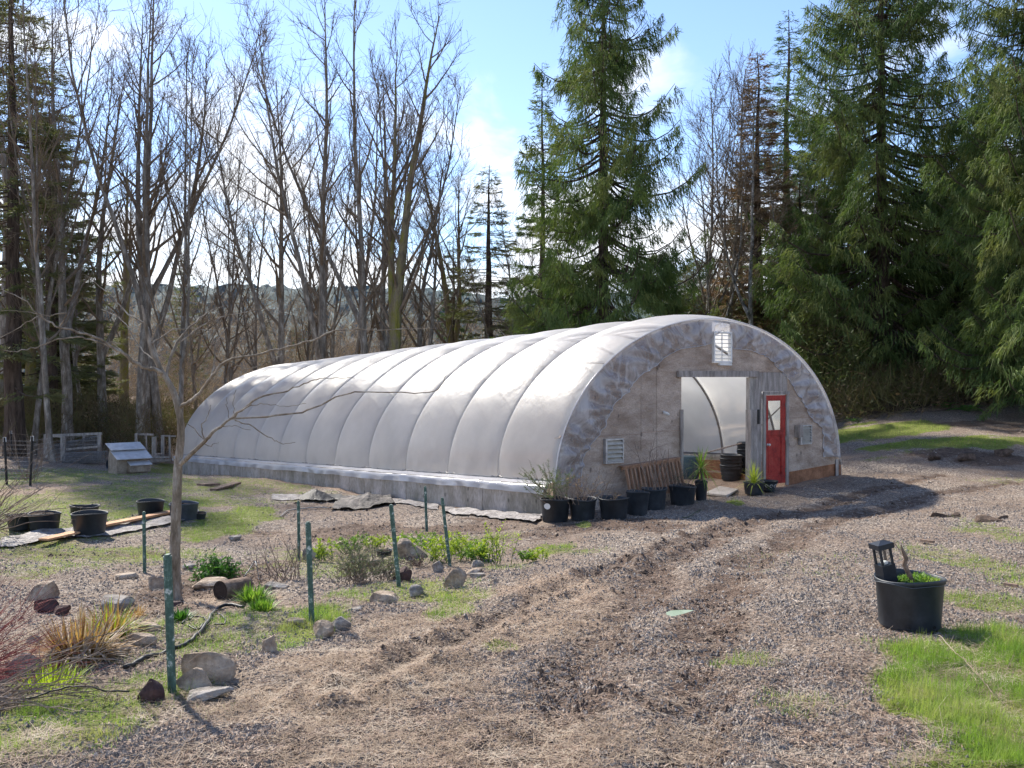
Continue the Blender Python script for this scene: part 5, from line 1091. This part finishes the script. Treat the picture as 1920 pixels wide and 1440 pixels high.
def conifer(seed, H, hw, kind='cedar', nb=230, blades=62000, base=.03, opn=0.0, lower=1.0):
    r = np.random.default_rng(seed); tr = MB(); fo = MB()
    zz = np.linspace(-.4, H, 12); P = np.stack([np.cumsum(r.normal(0, .03, 12)), np.cumsum(r.normal(0, .03, 12)), zz], -1); tr.tubes(P, np.interp(zz, [-.4, H * .1, H], [.034 * H * .55, .025 * H * .55, .01]), 9, 0)
    f = base + (1 - base) * np.sort(r.uniform(0, 1, nb)) ** .9; z0 = f * H; a = r.uniform(0, 6.28, nb) 
    prof = (1 - f) ** (.62 if kind == 'cedar' else .85) * (1 - .25 * np.exp(-f * 12)); ln = hw * prof * r.uniform(.62, 1.12, nb) + .15
    ln *= 1 - .35 * (fbm(a * 1.2 + seed, f * 9, 2, seed) > .6)
    k = np.linspace(0, 1, 7)[None]
    dr = (.42 if kind == 'cedar' else .22) * (1.15 - f * .9)
    out_ = ln[:, None] * k; zofs = (-dr[:, None] * np.sin(k * math.pi * .62) + (.30 if kind == 'cedar' else .06) * k ** 3 + .12 * f[:, None] * k) * ln[:, None]
    aw = a[:, None] + r.normal(0, .1, (nb, 1)) * k
    cx = np.interp(z0, P[:, 2], P[:, 0])[:, None]; cy = np.interp(z0, P[:, 2], P[:, 1])[:, None]
    B = np.stack([cx + out_ * np.cos(aw), cy + out_ * np.sin(aw), z0[:, None] + zofs], -1)
    tr.tubes(B, (.012 + .012 * ln)[:, None] * (1 - .8 * k), 4, 0)
    # blades; more on long limbs, clumped by gaps
    w = (ln ** 1.5) * r.uniform(.35, 1.4, nb) * (1 + lower * np.exp(-f * 6)); w /= w.sum(); i = r.choice(nb, blades, p=w); u = r.uniform(.12 + .25 * opn, 1.0, blades) ** .75; x = u * 5.99; j = x.astype(int); ff = (x - j)[:, None]
    pos = B[i, j] * (1 - ff) + B[i, j + 1] * ff; tan = norm(B[i, j + 1] - B[i, j]); side = np.stack([-np.sin(a[i]), np.cos(a[i]), 0 * a[i]], -1)
    # branchlets: quantised so that blades gather on twigs with gaps between
    nq = 9; ub = np.floor(u * nq); sg = np.where(_h(i * 31 + ub, ub * 7 + seed, 3) > .5, 1, -1); v = r.uniform(0, 1, blades) ** .8
    lat = (.40 * ln[i] * (1.08 - u) ** .6 + .12) * v
    pos = pos + side * (sg * lat)[:, None] + tan * (lat * .45)[:, None]; hang = (.5 if kind == 'cedar' else .22)
    pos[:, 2] -= hang * lat * v + r.uniform(0, .16 if kind == 'cedar' else .06, blades)
    if kind == 'cedar':
        d = tan * .35 + side * (sg * r.uniform(0, .6, blades))[:, None] + np.stack([0 * u, 0 * u, -r.uniform(.3, 1.5, blades)], -1); L_ = r.uniform(.08, .34, blades); Wd = r.uniform(.028, .076, blades)
    else:
        d = tan * .6 + side * (sg * r.uniform(.2, 1, blades))[:, None] + np.stack([0 * u, 0 * u, r.uniform(-.5, .35, blades)], -1); L_ = r.uniform(.1, .28, blades); Wd = r.uniform(.04, .085, blades)
    fo.strips(pos, d + r.normal(0, .25, d.shape), L_ * (H / 20) ** .5, Wd, np.full(blades, .1), 1, side=r.normal(0, 1, (blades, 3)), taper=.5)
    return tr, fo
CV = {}
def cvar(key, leaf, **k):
    tr, fo = conifer(**k); CV[key] = (tr.mesh('trunk', M['barkdark']), {leaf: fo.mesh('foliage', M[leaf])}, fo, k['H'])
cvar('A', 'cedarleaf', seed=1, H=20, hw=5.2, nb=400, blades=150000, opn=.0, lower=1.5)
cvar('B', 'cedarleaf', seed=2, H=20, hw=5.4, nb=460, blades=150000, lower=.5, base=.09)
cvar('E', 'brownfoliage', seed=9, H=20, hw=2.7, kind='fir', nb=330, blades=34000, base=.18)
cvar('C', 'firleaf', seed=3, H=20, hw=3.4, kind='fir', nb=240, blades=42000)
cvar('D', 'olivefoliage', seed=4, H=20, hw=3.0, kind='fir', nb=150, blades=22000, base=.12)
def place_conifer(v, px, Z, topy, hw_scale, leaf, label, group=None, gzofs=0):
    tr, fos, fo, H = CV[v]
    x = (px - 960) / FOC * Z; z = float(gz(x, Z)) + gzofs; h = CAMZ + (HY - topy) / FOC * Z - z; s = h / H
    t = thing('conifer_tree', (x, Z, z), label, 'conifer tree', group, rz=random.uniform(0, 6)); t.scale = (hw_scale, hw_scale, s)
    part('trunk', tr, t); fo_ = part('foliage', list(fos.values())[0], t); fo_.material_slots[0].link = 'OBJECT'; fo_.material_slots[0].material = M[leaf]; return t
CF = [('A', 1130, 37, -230, .98, 'cedarleaf', 'large open cedar right behind the middle of the greenhouse'), ('C', 1015, 42, 120, .8, 'cedarleaf', 'slimmer evergreen touching the left of the large open cedar'),
 ('B', 1650, 37, -260, 1.1, 'cedarleaf', 'tallest dense cedar right of the greenhouse end'), ('B', 1800, 39, 230, 1.0, 'cedarleaf', 'shorter dense cedar at the right of the tallest one'),
 ('B', 1975, 31, -350, 1.0, 'cedarleaf', 'tall dark conifer cut by the right edge of the photo'), ('C', 1478, 49, 20, 1.2, 'firleaf', 'blue green fir top rising behind the brown tree'),
 ('E', 1425, 42, 100, 1.1, 'brownfoliage', 'reddish brown sparse tree between the two big cedars'), ('C', 1500, 41, 330, 1.1, 'olivefoliage', 'dark evergreen behind the mossy trunks'), ('D', 917, 50, 310, 1.25, 'olivefoliage', 'sparse small conifer left of the large open cedar'),
 ('C', 850, 56, 430, .7, 'firleaf', 'dark green conifer behind the leaning bare tree'), ('D', 25, 37, -160, 1.25, 'olivefoliage', 'sparse olive conifer at the left edge'), ('D', 95, 43, 180, 1.1, 'olivefoliage', 'olive conifer second from the left edge'), ('C', 20, 49, -60, 1.5, 'olivefoliage', 'fuller olive conifer behind the left edge trunks'), ('C', 100, 51, 60, 1.3, 'olivefoliage', 'full olive conifer rising behind the wire pen'),
 ('C', 345, 78, 470, .9, 'cedarleaf', 'distant round topped conifer behind the thick bare trunks'), ('C', 135, 52, 420, .9, 'olivefoliage', 'small conifer behind the left bare trunks'), ('B', 1545, 45, 250, .8, 'firleaf', 'dark conifer filling the gap left of the tallest cedar'),
 ('C', 1860, 44, 120, 1.1, 'cedarleaf', 'tall conifer behind the right edge tree'), ('B', 1300, 60, 480, .8, 'olivefoliage', 'distant olive conifer right of the large open cedar'), ('C', 555, 95, 600, .8, 'firleaf', 'tiny distant conifer left of centre'),
 ('C', 500, 100, 590, .8, 'firleaf', 'tiny distant conifer behind the twin bare trunks'), ('C', 585, 105, 585, .9, 'firleaf', 'tiny distant conifer just right of its neighbour'), ('C', 760, 90, 570, 1, 'olivefoliage', 'distant conifer behind the big forked tree'), ('B', 1040, 48, 480, .8, 'firleaf', 'bushy evergreen at the left foot of the open cedar'),
 ('C', 2000, 40, 0, 1.2, 'firleaf', 'dark conifer at the far right behind the bare twigs'), ('C', 1390, 52, 330, .8, 'firleaf', 'dark fir behind the pale blotched trunks'), ('B', 1240, 44, 470, .6, 'cedarleaf', 'bushy evergreen at the right foot of the open cedar')]
for c_ in CF: place_conifer(*c_)
BV = []
def bvar(mats, H, **k): BV.append((bare_tree(H=H, **k).mesh('bare_tree', mats, False), H))
bvar([M['bark'], M['barktwig']], 24, seed=11, r0=.27, first=.28, dens=.95, outk=.24)
bvar([M['bark'], M['barktwig']], 24, seed=12, stems=2, r0=.30, first=.3, dens=.7, outk=.24)
bvar([M['barkmoss'], M['barktwig']], 20, seed=13, r0=.40, first=.25, dens=.9, forky=1, outk=.3)
bvar([M['bark'], M['barktwig']], 20, seed=14, r0=.13, first=.2, dens=.8, outk=.2)
bvar([M['barkpale'], M['barktwig']], 18, seed=15, r0=.15, first=.3, dens=.8, outk=.24)
def place_bare(v, px, Z, topy, label, lean=0, group='bare trees behind the greenhouse', wk=1):
    me, H = BV[v]; x = (px - 960) / FOC * Z; z = float(gz(x, Z)); h = CAMZ + (HY - topy) / FOC * Z - z; s = h / H
    o = bpy.data.objects.new('bare_tree', me); COL.objects.link(o); o.location = (x, Z, z); o.scale = (wk * (.5 + .5 * s), wk * (.5 + .5 * s), s); o.rotation_euler = (0, lean, random.uniform(0, 6)); tag(o, label, 'bare tree', group)
TB = [(1,268,41,-120,'thick twin bare trunk left of the greenhouse end',0),(0,302,42,-60,'thick bare trunk right beside the twin trunk',.06),(0,195,44,60,'dark bare trunk left of the twin trunk',0),(3,160,46,150,'thin bare trunk at the left between olive conifers',.03),
 (0,128,40,-80,'tall bare tree over the wire pen',-.03),(3,60,38,-40,'bare trunk in front of the left edge conifer',0),(3,100,36,-100,'slender bare trunk right of the left edge conifer',.04),(0,520,43,120,'straight bare tree left of centre',-.03),
 (3,412,50,220,'thin bare tree right of the thick trunks',.04),(3,445,52,250,'thin bare tree in the gap behind the greenhouse far end',0),(0,598,42,-40,'tall bare tree with narrow crown left of centre',-.04),(3,565,47,180,'thin bare stem left of the narrow crowned tree',0),(3,620,46,260,'thin bare stem right of the narrow crowned tree',.03),
 (1,700,43,20,'pair of bare stems near the middle',-.03),(2,728,41,40,'big mossy forked bare tree near the middle',0),(3,663,45,140,'bare tree left of the forked one',-.05),(3,765,46,100,'bare tree right of the forked one',.07),(0,788,44,230,'leaning bare tree right of the forked one',.13),
 (3,825,48,420,'short thin bare stem behind the leaning tree',0),(3,952,46,400,'thin leaning bare stem left of the open cedar',.1),(4,1304,41,170,'slender bare tree right of the open cedar',-.03),(4,1322,40,300,'second slender bare tree right of the open cedar',.02),
 (4,1376,41,120,'mossy blotched bare trunk behind the gable',0),(4,1428,38,130,'white blotched bare trunk behind the gable',-.03),(4,1461,39,330,'brown bare trunk right of the white blotched one',.05),(3,1352,44,260,'thin bare stem left of the mossy trunk',.03),
 (3,480,58,240,'faraway bare tree between the straight ones',0),(3,370,60,280,'faraway bare tree right of the thick trunks',0),(2,235,58,300,'wide bare tree behind the twin trunk',0),(0,5,45,-200,'tall bare tree cut by the left edge',.02),
 (3,1000,50,350,'thin bare stem in front of the slim evergreen',.04),(2,1930,33,330,'tangled bare tree at the right edge',-.15),(2,860,52,300,'wide bare tree behind the leaning one',0),(2,60,48,250,'tangled bare tree behind the fence corner',0),(1,640,60,160,'faraway bare pair left of the forked tree',0),
 (3,330,38,-20,'tall slender stem right of the thick trunks',.05),(3,1510,40,420,'short bare stem beside the dark evergreen',.06)]
for v, px, Z, ty, lab, ln_ in TB: place_bare(v, px, Z, ty, lab, ln_)

# underbrush and distant thickets
def brushmass(name, pts, n, lmin, lmax, w, mat, label, seed, leaves=0, leafmat=None, hmax=2.5, up=(.2, 1.4)):
    r = np.random.default_rng(seed); i = r.integers(0, len(pts), n); P = np.array(pts)[i]   # px, Z, spread px, h
    x = (P[:, 0] + r.normal(0, 1, n) * P[:, 2] * .5 - 960) / FOC * P[:, 1]; y = P[:, 1] + r.normal(0, 1.6, n); z = gz(x, y); hz = P[:, 3] * r.uniform(0, 1, n) ** 1.2
    b = MB(); d = rand_dirs(n, up[0], up[1], r); l = r.uniform(lmin, lmax, n); b.strips(np.stack([x, y, z + hz], -1), d, l, np.full(n, w) * r.uniform(.5, 1.3, n), r.uniform(-.1, .35, n), 2, side=r.normal(0, 1, (n, 3)), taper=.6)
    if leaves:
        i = r.integers(0, n, leaves); b.strips(np.stack([x[i], y[i], z[i] + hz[i]], -1) + r.normal(0, .35, (leaves, 3)), rand_dirs(leaves, -1, 1, r), r.uniform(.07, .16, leaves), r.uniform(.04, .09, leaves), np.zeros(leaves), 1, 1, side=r.normal(0, 1, (leaves, 3)), taper=.4)
    o = b.obj(name, [M[mat], M[leafmat or mat]]); tag(o, label, 'thicket', kind='stuff'); return o
brushmass('distant_thicket', [(x, Z, 90, 8.6) for x in range(150, 1050, 45) for Z in (62, 74, 90)], 42000, .8, 2.4, .035, 'thicket', 'brown leafless thicket seen between the trunks', 71)
brushmass('underbrush', [(x, 41 + (x % 7), 50, 1.7) for x in range(-60, 340, 20)] + [(x, 44, 60, 1.6) for x in range(340, 1100, 50)], 26000, .4, 1.5, .022, 'brush', 'tangled undergrowth at the left forest edge', 72, 9000, 'holly')
brushmass('underbrush', [(x, 35.5 + (x % 5), 60, 1.3) for x in range(1540, 2000, 25)], 14000, .3, 1.2, .02, 'brush', 'dead brush under the right hand cedars', 73, 5000, 'brownfoliage')
brushmass('evergreen_shrubbery', [(1520, 36, 50, 4.0), (1545, 37, 50, 3.4), (1500, 38, 60, 4.5), (1330, 42, 60, 5.5), (1400, 43, 60, 5), (1460, 43, 60, 5.5), (1250, 44, 70, 4)], 5000, .4, 1.3, .02, 'brush', 'leafy evergreen shrubs filling the gap behind the gable', 74, 30000, 'holly')
# ferns
def fern(px, py, s, label, seed):
    p = at(px, py); r = np.random.default_rng(seed); t = thing('fern', p, label, 'fern', 'ferns on the bank')
    for i in range(16):
        a = i * 2.4 + r.uniform(-.2, .2); e = r.uniform(.35, 1.0); L0 = s * r.uniform(.7, 1.1); k = np.linspace(.05, 1, 22); d = np.array([math.cos(a) * math.cos(e), math.sin(a) * math.cos(e), math.sin(e)])
        C = p + d * (L0 * k)[:, None]; C[:, 2] -= .55 * L0 * k ** 2; sd = np.array([-math.sin(a), math.cos(a), 0]); b = MB()
        for sg in (-1, 1): b.strips(C, np.tile(sd * sg, (22, 1)) + d * .4, .16 * s * np.sin(k * 3) + .02, np.full(22, .03 * s), np.full(22, .3), 1, side=np.tile(d, (22, 1)))
        b.obj('frond', M['frond'], t)
fern(1815, 772, .95, 'large green fern on the bank under the right cedars', 1); fern(1775, 765, .7, 'smaller fern left of the large one', 2); fern(1600, 790, .5, 'small fern beside the far grass strip', 3)

# ------------------------------------------------------------------ ground scatter
def samp(n, y0, y1, p=1.7, xk=.60, seed=1):
    r = np.random.default_rng(seed); u = r.uniform(0, 1, n); y = (y0 ** (1 - p) + u * (y1 ** (1 - p) - y0 ** (1 - p))) ** (1 / (1 - p)); x = r.uniform(-xk, xk, n) * y; return x, y, r
def outside(x, y):
    s, t = toST(x, y); return ~((s > .1) & (s < 9.6) & (t > -.02) & (t < BL))
# grass blades
x, y, r = samp(560000, 5.0, 34, 1.75, .6, 81); g, s_, m_ = zones(x, y)
tuft = sm(.42, .62, fbm(x * 2.6, y * 2.6, 3, 82)); keep = (r.random(len(x)) < g ** 1.6 * (.25 + .75 * tuft) * 1.5) & outside(x, y); x, y, g, tuft = x[keep], y[keep], g[keep], tuft[keep]
if len(x) > 190000: x, y, g, tuft = x[:190000], y[:190000], g[:190000], tuft[:190000]
n = len(x); z = gzm(x, y); b = MB(); hh = (.035 + .10 * g * (.4 + .6 * tuft)) * r.uniform(.5, 1.4, n); b.strips(np.stack([x, y, z - .005], -1), rand_dirs(n, .5, 1.5, r), hh, .0028 + .0006 * y * r.uniform(.5, 1.2, n), r.uniform(0, .6, n), 1, taper=.85)
tag(b.obj('grass', M['grass']), 'patches of fresh green grass', 'grass', kind='stuff')
# straw and dead stems
x, y, r = samp(200000, 5.0, 36, 1.9, .6, 83); g, s_, m_ = zones(x, y); keep = (r.random(len(x)) < .10 + .9 * s_ + .6 * g) & outside(x, y) & (fbm(x * 2, y * 2, 3, 84) + s_ * .3 > .42); x, y = x[keep][:75000], y[keep][:75000]
n = len(x); z = gzm(x, y); b = MB(); b.strips(np.stack([x, y, z + .006 + r.uniform(0, .02, n)], -1), rand_dirs(n, -.05, .3, r), np.clip(.03 + r.exponential(.06, n), 0, .42), .0025 + .0004 * y, r.uniform(0, .15, n), 1, taper=.5)
tag(b.obj('straw_litter', M['straw']), 'dry straw and dead stems on the soil', 'straw', kind='stuff')
# wood chips
x, y, r = samp(300000, 5.0, 26, 2.0, .6, 85); g, s_, m_ = zones(x, y); keep = (r.random(len(x)) < (.75 - .7 * g) * (.35 + .65 * (fbm(x * 1.2, y * 1.2, 3, 87) > .5) + .5 * s_)) & outside(x, y); x, y = x[keep][:110000], y[keep][:110000]
n = len(x); z = gzm(x, y); b = MB(); b.strips(np.stack([x, y, z + .004 + r.uniform(0, .012, n)], -1), rand_dirs(n, -.25, .35, r), r.uniform(.012, .045, n), r.uniform(.005, .013, n) * (1 + y * .03), np.zeros(n), 1, taper=.25, side=r.normal(0, 1, (n, 3)) * [1, 1, .35])
tag(b.obj('wood_chips', M['chip']), 'brown wood chips scattered over the driveway', 'wood chips', kind='stuff')
# gravel stones
x, y, r = samp(250000, 5.0, 26, 2.0, .6, 86); g, s_, m_ = zones(x, y); keep = (r.random(len(x)) < (1 - .95 * g) * (1 - .75 * m_) * (1 - .6 * s_) * (.25 + .75 * (fbm(x * 1.1, y * 1.1, 3, 88) > .47))) & outside(x, y); x, y = x[keep][:62000], y[keep][:62000]
n = len(x); z = gzm(x, y); sz = r.uniform(.007, .018, n) * (1 + y * .03); a0 = r.uniform(0, 6.28, n)
ring = np.stack([np.stack([x + sz * r.uniform(.6, 1.2, n) * np.cos(a0 + k * 1.57), y + sz * r.uniform(.6, 1.2, n) * np.sin(a0 + k * 1.57), z - .004 + r.uniform(-.003, .004, n)], -1) for k in range(4)], 1)
apx = np.stack([x + r.normal(0, .003, n), y + r.normal(0, .003, n), z + sz * r.uniform(.5, 1.0, n)], -1)[:, None]
V = np.concatenate([ring, apx], 1).reshape(-1, 3); i5 = np.arange(n)[:, None] * 5
b = MB(); b.add(V, np.concatenate([i5 + np.array([k, (k + 1) % 4, 4]) for k in range(4)])); tag(b.obj('gravel', M['stone']), 'grey gravel stones of the driveway', 'gravel', kind='stuff')
x, y, r = samp(90000, 5.0, 36, 1.6, .6, 89); g, s_, m_ = zones(x, y); keep = (r.random(len(x)) < np.clip(m_ * 1.3 - .35, 0, 1) * (1 - g)) & outside(x, y) & (fbm(x * 3, y * 3, 3, 90) > .45); x, y = x[keep][:16000], y[keep][:26000]
n = len(x); z = gzm(x, y); sz = np.minimum(.006 + r.exponential(.007, n), .035) * (1 + y * .03); a0 = r.uniform(0, 6.28, n)
ring = np.stack([np.stack([x + sz * r.uniform(.6, 1.3, n) * np.cos(a0 + k * 1.2566), y + sz * r.uniform(.6, 1.3, n) * np.sin(a0 + k * 1.2566), z - .004 + 0 * x], -1) for k in range(5)], 1)
apx = np.stack([x, y, z + sz * r.uniform(.4, 1.0, n)], -1)[:, None]; i5 = np.arange(n)[:, None] * 6
b = MB(); b.add(np.concatenate([ring, apx], 1).reshape(-1, 3), np.concatenate([i5 + np.array([k, (k + 1) % 5, 5]) for k in range(5)])); tag(b.obj('soil_crumbs', M['clod']), 'dark crumbs of churned soil in the ruts', 'soil', kind='stuff')
